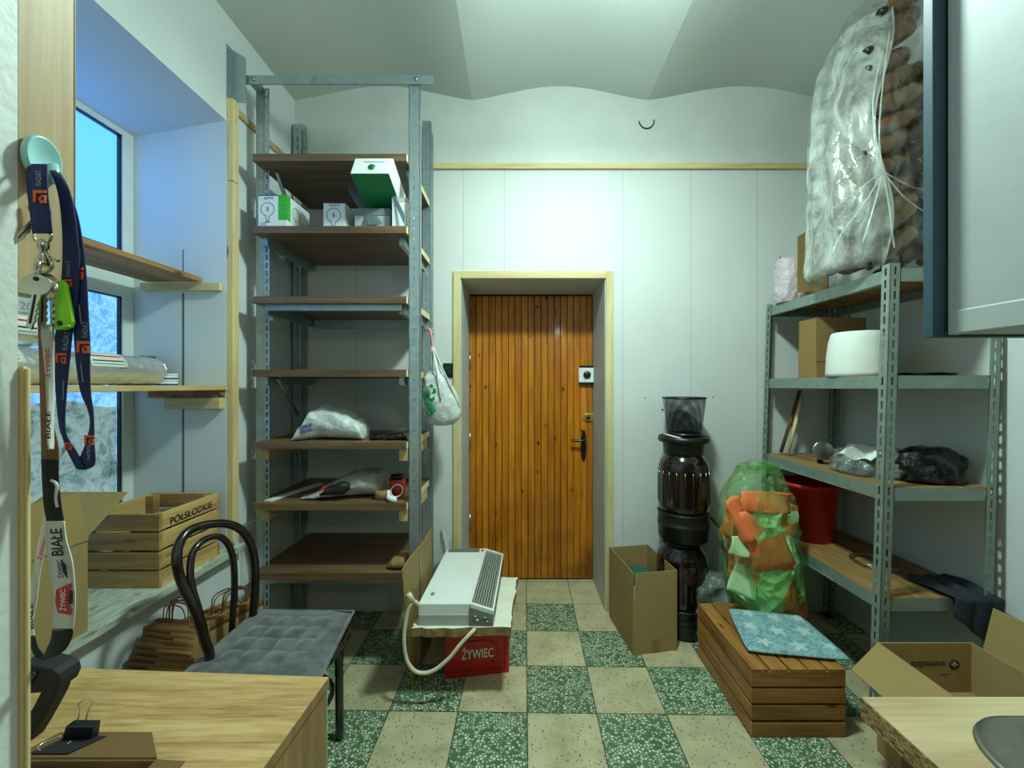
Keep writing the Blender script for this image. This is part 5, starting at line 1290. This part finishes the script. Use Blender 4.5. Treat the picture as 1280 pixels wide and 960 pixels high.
# bottles: body along +X, neck at the origin end
bt = thing('bottle', (0, 0, 0), 'amber plastic bottle lying among others inside the huge clear bag', 'bottle', 'amber bottles in the clear bag')
obj('bottle_body', MB().lathe([(.014, .0), (.014, .03), (.020, .045), (.036, .075), (.042, .095), (.042, .135), (.040, .14), (.042, .145), (.042, .225), (.036, .238), (.02, .24), (0, .236)], (0, 0, 0), (1, 0, 0), n=22), M['amber'], bt)
obj('cap', MB().lathe([(0, -.012), (.016, -.012), (.0175, -.010), (.0175, .012), (.0145, .0125)], (0, 0, 0), (1, 0, 0), n=18), M['ambercap'], bt)
bdir = Vector((.80, .16, .42)).normalized()
E0 = bdir.to_track_quat('X', 'Z').to_euler()
def put(o, p, eu): o.location = p; o.rotation_euler = eu
first = True; cnt = 0
for layer, (yy, off) in enumerate(((1.80, 0), (1.90, .045), (2.0, 0.0), (2.08, .05))):
    for r_ in range(14):
        for c_ in range(2):
            z = zt_ + .055 + .090 * r_ + off; 
            k = 0
            while k < len(prof) - 2 and prof[k + 1][2] < z: k += 1
            f = min(1, (z - prof[k][2]) / (prof[k + 1][2] - prof[k][2])); cx = prof[k][0] + (prof[k + 1][0] - prof[k][0]) * f; rx = prof[k][3] + (prof[k + 1][3] - prof[k][3]) * f; ryy = prof[k][4] + (prof[k + 1][4] - prof[k][4]) * f
            x = cx - rx * .84 + c_ * .25 + (.04 if layer == 0 else .03)
            if z > zt_ + 1.16 or x + .19 > cx + rx * 1.05 or abs(yy - 1.93) > ryy * .80: continue
            o = bt if first else copy_thing(bt, (0, 0, 0)); first = False; cnt += 1
            d2 = (bdir + Vector((rnd.uniform(-.12, .12), rnd.uniform(-.14, .10), rnd.uniform(-.14, .14)))).normalized()
            put(o, Vector((x + rnd.uniform(-.025, .015), yy - .01, z + rnd.uniform(-.012, .012))), d2.to_track_quat('X', 'Z').to_euler())
t = thing('cardboard_piece', (1.63, 2.3, zt_), 'upright piece of cardboard behind the bag of bottles on the rack top', 'cardboard')
obj('cardboard_panel', MB().prism([P(997, 366, 2.30), P(1036, 362, 2.32), P(1036, 286, 2.32), P(1018, 286, 2.31), P(1010, 288, 2.31), P(997, 296, 2.30)], (0, .004, 0)), M['card_z'], t)
obj('panel_tear', MB().prism([P(1018, 366, 2.304), P(1034, 362, 2.31), P(1034, 325, 2.31), P(1019, 330, 2.305)], (0, -.002, 0)), M['card_x'], t)
tag(obj('cardboard_tray', MB().box(1.545, 1.92, 1.73, 2.16, zt_, zt_ + .004), M['card_y']), 'flat cardboard lying under the huge bag of bottles', 'cardboard')
t = thing('padded_parcel', (1.60, 2.44, zt_), 'pinkish white wrapped parcel at the far end of the rack top', 'parcel')
obj('parcel_wrap', MB().rings([(1.60, 2.44, zt_ + .002, .070, .06), (1.60, 2.44, zt_ + .04, .078, .07), (1.60, 2.44, zt_ + .15, .076, .07), (1.60, 2.44, zt_ + .235, .072, .06), (1.60, 2.44, zt_ + .262, .066, .03), (1.60, 2.44, zt_ + .266, .06, .01)], 56, amp=.006, freq=16, fold=.014, seed=31, expo=4), M['parcelwrap'], t)
obj('parcel_corner', MB().tube([(1.535, 2.43, zt_ + .262), (1.529, 2.43, zt_ + .272)], .004, 6), M['black'], t)

# -- second shelf of the rack
z2r = LV[1][0] + .0005
kb = thing('kraft_bag', (1.55, 2.2, z2r), 'brown paper carrier bag standing open on the second rack shelf', 'paper bag')
A = [P(1001, 469, 2.22), P(1032, 469, 2.16), P(1068, 469, 2.30), P(1040, 469, 2.36)]
x0, x1, y0, y1, zt2 = 1.575, 1.84, 2.20, 2.34, 1.775
b = MB()
b.panel((x0, y0, z2r), (x1, y0, z2r), (x1, y0 + .004, zt2), (x0, y0 + .004, zt2), .001)
b.panel((x0, y1, z2r), (x1, y1, z2r), (x1, y1 - .004, zt2), (x0, y1 - .004, zt2), .001)
b.panel((x0, y0, z2r), (x0, y1, z2r), (x0 + .003, y1, zt2), (x0 + .003, y0, zt2), .001)
b.panel((x1, y0, z2r), (x1, y1, z2r), (x1 - .003, y1, zt2), (x1 - .003, y0, zt2), .001)
b.box(x0, x1, y0, y1, z2r, z2r + .001)
obj('bag_body', b, M['kraft'], kb)
obj('bottom_crease', MB().panel((x0 - .0012, y0 - .0015, z2r + .085), (x1, y0 - .0015, z2r + .085), (x1, y0 - .0015, z2r + .088), (x0 - .0012, y0 - .0015, z2r + .088), .0006), M['gold'], kb)
for y in (y0 + .01, y1 - .01): obj('handle', MB().tube(spline([(1.655, y, zt2 - .03), (1.653, y, zt2 + .045), (1.675, y, zt2 + .085), (1.735, y, zt2 + .085), (1.757, y, zt2 + .045), (1.755, y, zt2 - .03)], 5), .0035, 6), M['gold'], kb)
ro = thing('paper_roll', (1.58, 2.0, z2r), 'thick white paper roll standing on the second rack shelf before the brown bag', 'paper roll')
rc_ = Vector((1.625, 2.0, z2r))
def rollp(r): return [(.03, 0), (r * 1.03, 0), (r * 1.03, .02), (r * 1.0, .10), (r * .93, .17), (r * .85, .205), (r * .80, .212), (.03, .210), (.03, 0)]
obj('roll', MB().lathe(rollp(.118), rc_, (0, 0, 1), n=56), M['paper'], ro)
obj('loose_end', MB().grid(lambda u, v: (rc_.x + (.122 + .004 * u) * math.cos(-.5 + u * .9) * (1.02 - .12 * v ** 2), rc_.y + (.122 + .004 * u) * math.sin(-.5 + u * .9) * (1.02 - .12 * v ** 2), z2r + .001 + .17 * v), 14, 6, thick=.0012), M['paper'], ro)
tag(obj('cloth_strip', MB().grid(lambda u, v: (1.60 + .26 * u, 1.76 + .07 * v + .02 * math.sin(u * 6), z2r + .004 + .010 * abs(math.sin(u * 7 + v * 2))), 20, 6, thick=.003), M['rubber']), 'dark flat strip lying at the near end of the second rack shelf', 'strip')
# two sticks leaning between second and third shelf
for k, (a, b_, lab) in enumerate([((1000, 488, 2.5), (976, 565, 2.52), 'reddish stick, left of two leaning under the second rack shelf'), ((1003, 494, 2.46), (985, 565, 2.47), 'pale stick, right of two leaning under the second rack shelf')]):
    p, q = P(*a), P(*b_); q.z = LV[2][0] + .012
    tag(obj('wooden_stick', MB().tube([p, q], .012, 4), M['card_dark'] if k == 0 else M['batten_z']), lab, 'stick')
# -- third shelf
z3 = LV[2][0] + .0005
lid = thing('polished_disc', (1.68, 2.22, z3), 'shiny round metal disc propped up on the third rack shelf', 'disc')
c = P(1029, 551, 2.20); c.z = z3 + .072
obj('lid_disc', MB().lathe([(0, -.002), (.045, -.002), (.050, 0), (.050, .004), (.046, .006), (0, .006)], c, (-.3, -1, .12), n=40), M['steel'], lid)
obj('lid_stem', MB().tube([c + Vector((.004, .008, -.003)), c + Vector((.02, .05, -.045))], .012, 8), M['black'], lid)
obj('support', MB().tube([c + Vector((.02, .05, -.03)), Vector((c.x + .02, c.y + .05, z3))], .014, 8), M['black'], lid)
bag3 = thing('clear_bag', (1.72, 2.0, z3), 'crinkled clear plastic bag of black items lying on the third rack shelf', 'bag')
obj('bag_contents', MB().rings([(1.70, 2.0, z3 + .003, .13, .14), (1.70, 2.0, z3 + .05, .12, .13), (1.70, 2.0, z3 + .085, .08, .08), (1.70, 2.0, z3 + .095, .01, .01)], 40, amp=.02, freq=14, fold=.02, seed=41), M['blackbag'], bag3)
obj('bag_film', MB().rings([(1.70, 1.99, z3 + .002, .15, .16), (1.70, 1.99, z3 + .05, .145, .155), (1.70, 1.99, z3 + .10, .11, .12), (1.69, 1.98, z3 + .125, .05, .05), (1.69, 1.98, z3 + .13, .01, .01)], 64, amp=.022, freq=16, fold=.035, seed=42), M['greyfilm'], bag3)
obj('white_label', MB().grid(lambda u, v: (1.575 + .05 * u, 2.06 - .20 * v + .0 * u, z3 + .075 + .035 * u + .01 * math.sin(9 * v)), 8, 12, thick=.001), M['paper'], bag3)
tag(obj('black_bag', MB().rings([(1.80, 1.83, z3 + .002, .12, .10), (1.80, 1.83, z3 + .06, .125, .10), (1.80, 1.83, z3 + .115, .10, .075), (1.80, 1.83, z3 + .14, .05, .04), (1.80, 1.83, z3 + .145, .01, .01)], 56, amp=.02, freq=13, fold=.03, seed=44), M['blackbag']), 'black plastic bag lying behind the near rack post on the third shelf', 'bag')
# -- fourth shelf
z4 = LV[3][0] + .0005
bk = thing('bucket', (1.66, 2.36, z4), 'red plastic bucket standing at the far end of the fourth rack shelf', 'bucket')
obj('bucket_wall', MB().lathe([(0, 0), (.112, 0), (.148, .31), (.152, .31), (.154, .298), (.158, .298), (.158, .322), (.143, .322), (.108, .006), (0, .006)], (1.66, 2.38, z4), n=56), M['redbucket'], bk)
obj('handle', MB().tube([Vector((1.66, 2.38, z4 + .305)) + Vector((.162 * math.cos(a), .05 * math.sin(a) - .12 * math.sin(a), -.02 + .0 * a)) for a in [math.pi * i / 20 for i in range(21)]], .003, 6), M['steel'], bk)
wc = thing('wire_coil', (1.75, 2.05, z4), 'loose coil of silvery wire lying on the fourth rack shelf', 'wire')
wp_ = []
for i in range(110):
    a = i * .21; rr = .085 + .008 * math.sin(i * .37); wp_.append((1.73 + rr * math.cos(a), 2.02 + rr * 1.1 * math.sin(a), z4 + .004 + .016 * (i / 110) + .003 * math.sin(i * .5)))
obj('wire', MB().tube(wp_, .0022, 5), M['steel'], wc)
def cl(u, v):
    x = 1.66 + .27 * u + .02 * math.sin(v * 5); 
    s = v * .34
    if s < .14: y, z = 1.86 - s - .0, z4 + .012 + .012 * math.sin(u * 9) ** 2 + .01 * mnoise.noise(Vector((u * 5, v * 4, 2)))
    else: y, z = 1.685 - .008 - .012 * abs(math.sin(u * 8)), z4 + .012 - (s - .14) * (.4 + .65 * u)
    return (x + (.06 * (1 - u) if s < .14 else .06 * (1 - u) * (1 + v)), y, z)
tag(obj('dark_cloth', MB().grid(cl, 30, 30, thick=.004), M['darkcloth']), 'dark blue cloth hanging over the near edge of the fourth rack shelf', 'cloth')

# ------------------------------------------------------------------ open carton with printed flap
ob = thing('cardboard_box', (1.57, 1.38, 0), 'large open cardboard box with splayed flaps and dark print behind the worktop', 'box')
BX0, BX1, BY0, BY1, BZ = 1.39, 1.755, 1.12, 1.612, .42
b = MB(); c4 = .005
b.box(BX0, BX1, BY1 - c4, BY1, 0, BZ).box(BX0, BX1, BY0, BY0 + c4, 0, BZ).box(BX0, BX0 + c4, BY0 + c4, BY1 - c4, 0, BZ).box(BX1 - c4, BX1, BY0 + c4, BY1 - c4, 0, BZ).box(BX0 + c4, BX1 - c4, BY0 + c4, BY1 - c4, 0, .005)
body = obj('box_body', b, M['card_z'], ob)
obj('inner_panel', MB().box(BX0 + c4, BX1 - c4, BY0 + c4, BY1 - c4, .226, .230), M['card_x'], ob)
yf = BY1 - c4 - .0006
text('unomedical', M['blackink'], body, (1.648, yf, .350), (-1, 0, 0), (0, 0, -1), width=.132, size=.026, bold=.015)
ec = Vector((1.683, yf + .0004, .337))
em = obj('round_emblem', MB().lathe([(.020, 0), (.020, .0008), (0, .0009)], ec, (0, -1, 0), 28), M['blackink'], body)
m = MB()
m.tube([ec + Vector((0, -.0014, .012)), ec + Vector((0, -.0014, -.006))], .003, 6).tube([ec + Vector((-.011, -.0014, .004)), ec + Vector((0, -.0014, -.008)), ec + Vector((.011, -.0014, .004))], .0024, 6)
obj('emblem_figure', m, M['card_x'], em)
obj('fine_print', MB().box(1.628, 1.663, yf - .0003, yf + .0005, .299, .303), M['card_dark'], body)
obj('flap', MB().panel((BX0, BY0 + .01, BZ), (BX0, BY1 - .005, BZ), (BX0 - .158, BY1 - .072, BZ - .06), (BX0 - .158, BY0 + .04, BZ - .06), .004), M['card_y'], ob)
obj('flap', MB().panel((BX1, BY0 + .01, BZ), (BX1, BY1 - .04, BZ), (BX1 + .05, BY1 - .03, BZ + .15), (BX1 + .05, BY0, BZ + .15), .004), M['card_y'], ob)
obj('flap', MB().panel((BX0 + .01, BY0, BZ), (BX1 - .01, BY0, BZ), (BX1 - .03, BY0 - .17, BZ - .10), (BX0 + .03, BY0 - .17, BZ - .10), .004), M['card_x'], ob)
tag(obj('plastic_scrap', MB().rings([(1.70, 1.53, .2305, .025, .018), (1.70, 1.53, .250, .02, .016), (1.70, 1.53, .262, .004, .004)], 20, amp=.01, freq=30, fold=.01), M['milky']), 'tiny scrap of clear plastic inside the large open box', 'scrap')
# ------------------------------------------------------------------ worktop with sink, wall cabinet
wt = thing('worktop', (1.1, .4, .80), 'pale ash effect worktop with a raw chipboard end in the near right corner', 'worktop')
cx0, cx1, cy0, cy1, ct_ = .622, 1.999, .12, .755, .85
sx0, sx1, sy0, sy1 = .705, 1.19, .245, .708
def rrect(x0, x1, y0, y1, r, z, n=10):
    out = []
    for (cx, cy, a0) in ((x1 - r, y1 - r, 0), (x0 + r, y1 - r, 90), (x0 + r, y0 + r, 180), (x1 - r, y0 + r, 270)):
        for i in range(n + 1):
            a = math.radians(a0 + 90 * i / n); out.append(Vector((cx + r * math.cos(a), cy + r * math.sin(a), z)))
    return out
hx0, hx1, hy0, hy1 = sx0 + .06, sx1 - .06, sy0 + .022, sy1 - .022
b = MB().box(cx0, hx0, cy0, cy1, ct_ - .036, ct_).box(hx1, cx1, cy0, cy1, ct_ - .036, ct_).box(hx0, hx1, cy0, hy0, ct_ - .036, ct_).box(hx0, hx1, hy1, cy1, ct_ - .036, ct_)
obj('top_board', b, M['counter'], wt)
obj('raw_end', MB().box(cx0 - .0012, cx0 - .0002, cy0, cy1, ct_ - .036, ct_ - .0015), M['chip'], wt)
bc2 = thing('base_cabinet', (1.3, .4, 0), 'dark base cabinet carrying the worktop in the near right corner', 'cabinet')
obj('side_panel', MB().box(cx0 + .045, cx0 + .063, cy0 + .02, cy1 - .03, 0, ct_ - .0365), M['card_dark'], bc2)
obj('back_panel', MB().box(cx0 + .063, cx1 - .01, cy1 - .05, cy1 - .032, 0, ct_ - .22), M['card_dark'], bc2)
sk_ = thing('sink', (.95, .47, ct_), 'stainless steel inset sink in the worktop', 'sink')
rings_ = [rrect(sx0 + a, sx1 - a, sy0 + c, sy1 - c, r, ct_ + z) for a, c, r, z in ((0, 0, .11, .0005), (.002, .002, .11, .005), (.008, .006, .105, .006), (.025, .012, .10, .003), (.061, .023, .09, .002), (.078, .028, .08, -.003), (.086, .034, .075, -.016), (.096, .044, .07, -.15), (.14, .09, .04, -.165))]
N_ = len(rings_[0]); b = MB(); b.add([p for r_ in rings_ for p in r_], [(i * N_ + j, i * N_ + (j + 1) % N_, (i + 1) * N_ + (j + 1) % N_, (i + 1) * N_ + j) for i in range(len(rings_) - 1) for j in range(N_)] + [tuple(range((len(rings_) - 1) * N_, len(rings_) * N_))], 0, True)
obj('basin', b, M['sinksteel'], sk_)
obj('drain', MB().lathe([(0, 0), (.035, 0), (.04, .003), (.028, .004), (0, .002)], (.95, .476, ct_ - .1645), n=28), M['chrome'], sk_)
wcb = thing('wall_cabinet', (1.3, .5, 1.504), 'grey white wall cabinet with a slate blue door edge at the right', 'cabinet')
zx0 = .776; zy = .752
obj('carcass', MB().box(zx0, 1.95, .18, zy, 1.5235, 2.45), M['cabwhite'], wcb, bevel=.0015)
obj('bottom_rail', MB().box(zx0 - .002, zx0 + .016, .18, zy - .001, 1.506, 1.549), M['cabwhite'], wcb, bevel=.003)
obj('bottom_panel', MB().box(zx0 + .017, 1.95, .18, zy - .001, 1.5075, 1.523), M['cabwhite'], wcb)
obj('bottom_edge', MB().box(zx0 - .002, 1.95, zy, zy + .004, 1.504, 1.512), M['cabblue'], wcb)
obj('door', MB().box(zx0 - .0225, zx0 + .6, zy + .0045, zy + .0225, 1.5035, 2.45), M['cabblue'], wcb, bevel=.001)
obj('door', MB().box(zx0 + .603, 1.95, zy + .0045, zy + .0225, 1.5035, 2.45), M['cabblue'], wcb, bevel=.001)

# ------------------------------------------------------------------ near left: board, hook, lanyards, keys
op = thing('oak_board', (-.50, .44, 1.5), 'oak effect upright board fixed at the passage edge, carrying the pale hook', 'board')
ox = -.497
obj('board_face', MB().box(ox - .018, ox, .4135, .4655, 1.508, 2.6), M['oakpanel'], op)
obj('front_edge', MB().box(ox - .018, ox + .0006, .4655, .4665, 1.508, 2.6), M['oakside'], op)
hk = thing('wall_hook', (-.49, .43, 1.64), 'pale mint plastic hook stuck to the oak effect board', 'hook')
hc = P(44.5, 199, .428); hc.x = ox + .006
vs = []; nU, nV = 24, 10
def hookp(r, k): 
    return [Vector((hc.x + k, hc.y + r * .0165 * math.cos(a), hc.z + r * (.0225 if math.sin(a) > 0 else .024) * math.sin(a))) for a in [2 * math.pi * i / 28 for i in range(28)]]
rg = [hookp(.85, -.0058), hookp(1.0, -.002), hookp(1.02, .002), hookp(.97, .0045), hookp(.90, .0042), hookp(.6, .002), hookp(.25, .0008), hookp(.02, .0005)]
b = MB(); b.add([p for r_ in rg for p in r_], [(i * 28 + j, i * 28 + (j + 1) % 28, (i + 1) * 28 + (j + 1) % 28, (i + 1) * 28 + j) for i in range(len(rg) - 1) for j in range(28)] + [tuple(range(28))[::-1], tuple(range(7 * 28, 8 * 28))], 0, True)
obj('hook_plate', b, M['mint'], hk)
lp = [P(40, 225, .425), P(52, 231, .423), P(60, 226, .424), P(65, 216, .428), P(66.5, 205, .433)]
obj('hook_lip', MB().tube(spline(lp, 5), [.0045] * 10 + [.0055] * 8 + [.0045] * 2 + [.003], 10, flat=.6), M['mint'], hk)

def ribbon(rows, th=.0012, sub=6):
    """strap seen face on: rows of (left x, right x, y, depth left, depth right)"""
    R = []
    for i in range(len(rows) - 1):
        g = [rows[max(0, i - 1)], rows[i], rows[i + 1], rows[min(len(rows) - 1, i + 2)]]
        for q in range(sub):
            t = q / sub; R.append([.5 * (2 * b_ + (c - a) * t + (2 * a - 5 * b_ + 4 * c - d) * t * t + (3 * b_ - a - 3 * c + d) * t ** 3) for a, b_, c, d in zip(*g)])
    R.append(rows[-1])
    def fn(u, v):
        k = v * (len(R) - 1); i = min(int(k), len(R) - 2); f = k - i
        r_ = [a + (c - a) * f for a, c in zip(R[i], R[i + 1])]
        return P(r_[0], r_[2], r_[3]).lerp(P(r_[1], r_[2], r_[4]), u)
    return MB().grid(fn, 3, len(R) - 1, thick=th)
def on(x, y, Y): return P(x, y, Y)
def ptext(body, m, par, x, y, Y, w, h, lean=0., bold=.02, rev=False):
    """letters reading upwards along a strap, start at pixel (x, y), w px long and h px tall"""
    s = Y / F; xd = Vector((math.sin(lean), 0, math.cos(lean))); yd = Vector((-math.cos(lean), 0, math.sin(lean)))
    if rev: xd, yd = -xd, -yd
    return text(body, m, par, P(x, y, Y), xd, yd, width=w * s, size=h * s, bold=bold)
def rlogo(par, x, y, Y, s):
    """orange squared R turned on its side"""
    k = s * Y / F; c = P(x, y, Y); b = MB()
    def bar(x0, x1, z0, z1): b.box(c.x + x0 * k, c.x + x1 * k, c.y - .0007, c.y, c.z + z0 * k, c.z + z1 * k)
    bar(-.5, .5, .28, .5); bar(-.5, -.28, -.42, .28); bar(.02, .5, -.5, -.3); bar(.32, .5, -.3, .12); bar(-.05, .12, -.3, .1); bar(-.05, .32, -.02, .12)
    return obj('printed_logo', b, M['orangeink'], par)
nl_ = thing('lanyard', P(60, 220, .42), 'dark navy lanyard with orange logos hanging in a long loop from the pale hook', 'lanyard')
sh = obj('short_strap', ribbon([(36, 60, 206, .418, .415), (34, 60, 220, .411, .411), (36, 61, 245, .410, .410), (39, 64, 268, .410, .410), (42, 66, 292, .411, .411)]), M['navy'], nl_)
ls = obj('left_strap', ribbon([(62, 70, 214, .424, .428), (68, 82, 226, .424, .428), (75, 91, 250, .424, .426), (79, 97, 290, .425, .426), (79, 100, 330, .425, .426), (76, 99, 370, .425, .426), (71, 92, 410, .425, .426), (70, 88, 450, .425, .425), (71, 84, 490, .426, .425), (75, 82, 530, .426, .424), (80, 86, 548, .425, .424), (86, 97, 565, .424, .424), (97, 107, 586, .424, .424)]), M['navy'], nl_)
rs = obj('right_strap', ribbon([(66, 76, 216, .430, .432), (76, 86, 236, .430, .432), (86, 98, 270, .429, .431), (90, 105, 310, .429, .430), (90, 109, 350, .428, .429), (91, 111, 390, .428, .428), (94, 113, 425, .427, .427), (97, 113, 460, .427, .427), (102, 114, 490, .427, .427), (111, 117, 512, .427, .426), (114, 118, 530, .427, .425), (108, 118.5, 555, .426, .425), (98, 119, 580, .426, .425), (100, 108, 587, .425, .425)]), M['navy'], nl_)
rlogo(sh, 50, 246, .4070, 16); ptext('RADAT', M['greyink'], sh, 52, 232, .4068, 19, 7)
rlogo(ls, 77, 448, .4243, 13); ptext('RADAT', M['greyink'], ls, 85, 438, .4243, 24, 7, .12)
rlogo(rs, 104, 434, .4257, 15); ptext('RADAT', M['greyink'], rs, 110, 422, .4257, 20, 7, .02)
rlogo(rs, 97, 342, .4273, 15); ptext('RADAT', M['greyink'], rs, 102, 331, .4277, 20, 6, .04)
rlogo(ls, 86, 354, .4243, 9); ptext('RADAT', M['greyink'], ls, 88, 346, .4243, 20, 5, .02)
rlogo(rs, 112, 550, .4245, 12); ptext('RADAT', M['greyink'], rs, 108, 557, .4245, 20, 6, -.1, rev=True)
rlogo(ls, 86, 558, .4232, 9)
for x, y, m_ in ((80, 500, 'greyink'), (105, 478, 'greyink'), (103, 405, 'greyink')): ptext('-------', M[m_], rs if x > 90 else ls, x, y, .4240, 24, 1.6, .03 if x < 90 else -.12)
cl_ = obj('clasp', MB().tube(arc(P(53, 294, .412), .0085, math.pi * .95, 2.05 * math.pi, 16), .0014, 8), M['chrome'], nl_)
obj('clasp_body', MB().lathe([(.0025, .0), (.0045, .002), (.0045, .008), (.0028, .010), (.0032, .016), (.005, .022), (.0055, .026)], P(54, 300, .412), (0, 0, -1), 16), M['chrome'], cl_)
obj('clasp_gate', MB().tube(spline([P(49, 320, .412), P(45, 332, .412), P(49, 340, .412), P(60, 339, .412), P(65, 330, .412), P(58, 316, .412)], 5), .0016, 8), M['chrome'], cl_)
obj('clasp_lever', MB().tube([P(62, 322, .411), P(73, 326, .410)], .0017, 8), M['chrome'], cl_)
kr = thing('key_ring', P(48, 335, .41), 'steel split ring carrying the keys under the clasp', 'key ring')
obj('ring', MB().tube(arc(P(47, 336, .409), .0095, 0, 2 * math.pi, 30, (.85, -.5, 0)), .0011, 7).tube(arc(P(48, 337, .409), .0095, 0, 2 * math.pi, 30, (.8, -.6, 0)), .0011, 7), M['chrome'], kr)
def key(x, y, Y, s, rz, lab, w=.95, bl=50, tx=0.):
    t = thing('key', P(x, y, Y), lab, 'key', 'keys on the ring')
    c = P(x, y, Y); r_ = Matrix.Rotation(rz, 3, 'Z'); k = Y / F
    ring = [c + r_ @ Vector((s * k * w * math.cos(a), 0, s * k * .78 * math.sin(a))) for a in [2 * math.pi * i / 28 for i in range(28)]]
    bow = obj('bow', MB().prism(ring, r_ @ Vector((0, .0022, 0))), M['chrome'], t, bevel=.0006)
    obj('bow_hole', MB().lathe([(.0022, 0), (.0022, .0004), (0, .0005)], c + r_ @ Vector((0, -.0003, s * k * .45)), r_ @ Vector((0, -1, 0)), 14), M['black'], bow)
    e_ = s * k * .72
    pts = []
    zt1 = -e_; zb1 = -e_ - bl * k; hw = .0034
    pts = [(-hw, zt1), (hw, zt1)]
    z = zt1 - .006; i = 0
    while z > zb1 + .003: pts += [(hw - (.0016 if i % 2 else .0004), z)]; z -= .0032; i += 1
    pts += [(hw * .3, zb1), (-hw, zb1 + .003)]
    bl_ = obj('blade', MB().prism([c + r_ @ Vector((px + tx * (pz - zt1), .0003, pz)) for px, pz in pts], r_ @ Vector((0, .0017, 0))), M['chrome'], t)
    obj('groove', MB().panel(*[c + r_ @ Vector((px + tx * (pz - zt1), -.0001, pz)) for px, pz in ((-.0014, zb1 + .006), (-.0002, zb1 + .006), (-.0002, zt1), (-.0014, zt1))], .0003), M['black'], bl_)
key(45, 356, .402, 17, .25, 'round headed key in front, leftmost on the ring', bl=44, tx=.15)
key(64, 362, .407, 14, -.5, 'round headed key hanging right of the front key, before the green tag', bl=44, tx=.02)
key(54, 350, .415, 13, .6, 'darker key hanging behind the two front keys', bl=50)
key(50, 262, .424, 11, 1.0, 'key half hidden behind the short navy strap', bl=40, tx=.5)
kt = thing('key_tag', P(76, 380, .418), 'lime green plastic key tag with a hole at its end', 'key tag')
tagp = [P(x, y, .4175) for x, y in ((66, 412), (63, 406), (68, 362), (70, 352), (76, 349), (81, 354), (90, 402), (88, 409), (80, 412))]
tb_ = obj('tag_body', MB().prism(tagp, (0, .004, 0)), M['lime'], kt, bevel=.001)
obj('tag_hole', MB().lathe([(.0025, 0), (.0025, .0006), (0, .0007)], P(75, 404, .4173), (0, -1, 0), 14), M['black'], tb_)
obj('tag_rim', MB().tube([P(66, 409, .4165), P(75, 411, .4165), P(87, 407, .4165)], .0011, 6), M['lime'], kt)
# white and black lanyard
wl = thing('lanyard', P(55, 420, .42), 'white and black lanyard with red and black print hanging below the keys', 'lanyard')
s1 = obj('narrow_strap', ribbon([(52, 66, 405, .419, .424), (51, 69, 420, .418, .425), (54, 68, 445, .420, .426), (57, 68, 480, .421, .427), (58, 66, 520, .421, .428), (58, 66, 545, .421, .428), (60, 67, 562, .421, .428)]), M['whiteweb'], wl)
s2 = obj('dark_back_strap', ribbon([(48, 56, 398, .431, .432), (50, 60, 450, .431, .432), (52, 66, 520, .431, .431), (53, 74, 560, .430, .430), (53, 74, 580, .428, .428)]), M['gold'], wl)
s3 = obj('black_strap', ribbon([(53, 74, 574, .424, .424), (54, 74, 600, .423, .423), (56, 77, 630, .421, .421), (60, 81, 653, .420, .420)]), M['blackweb'], wl)
s4 = obj('front_strap', ribbon([(60, 81, 651, .4198, .4198), (58, 84, 675, .418, .418), (61, 91, 700, .416, .416), (66, 94, 728, .4145, .4145), (68, 95, 755, .4145, .4145), (67, 92, 787, .416, .416)]), M['whiteweb'], wl)
s5 = obj('black_end', ribbon([(67, 92, 785, .4158, .4158), (65, 90, 798, .418, .417), (58, 80, 814, .424, .42), (54, 60, 823, .43, .428)]), M['blackweb'], wl)
s6 = obj('rear_strap', ribbon([(56, 62, 640, .432, .434), (48, 58, 680, .432, .434), (42, 51, 715, .432, .434), (36, 47, 748, .432, .434), (36, 42, 775, .432, .433), (41, 44, 796, .431, .431)]), M['whiteweb'], wl)
s7 = obj('black_rear_end', ribbon([(40, 44, 794, .431, .431), (40, 48, 808, .430, .430), (46, 57, 820, .430, .430), (56, 60, 824, .430, .429)]), M['blackweb'], wl)
ptext('BIAŁE', M['blackink'], s4, 80, 694, .4125, 34, 15, -.06, bold=.02)
ptext('ŻYWIEC', M['blackink'], s4, 80, 722, .411, 23, 8, -.12, bold=.03)
for k in range(3): ptext('-----', M['blackink'], s4, 85 - 2 * k, 722 - 3 * k, 0.4108, 17, 1.8, -.12, bold=.06)
badge = [P(x, y, .4120) for x, y in ((70, 737), (88, 729), (90, 733), (86, 740), (86, 757), (90, 763), (88, 769), (72, 766), (69, 752))]
bdg = obj('red_badge', MB().prism(badge, (0, .0006, 0)), M['redink'], s4)
ptext('ŻYWIEC', M['paper'], bdg, 83, 763, .4112, 27, 9, -.02, bold=.02)
obj('black_bar', MB().prism([P(x, y, .4116) for x, y in ((86, 739), (90, 738), (90, 755), (86, 755))], (0, .0006, 0)), M['blackink'], s4)
ptext('ŻYWIEC', M['redink'], s1, 63.5, 472, .4175, 38, 7, -.04, bold=.03)
ptext('BIAŁE', M['blackink'], s1, 64, 548, .4185, 34, 6, .0, bold=.02)
ptext('ŻYWIEC', M['redink'], s6, 52, 700, .4300, 30, 6, .25, bold=.03)
ptext('BIAŁE', M['blackink'], s6, 43, 786, .4300, 32, 5, -.05, bold=.02)
obj('white_flash', MB().tube(spline([P(64, 600, .421), P(71, 606, .420), P(70, 622, .420), P(72, 634, .419)], 4), .0014, 5), M['whiteweb'], s3)
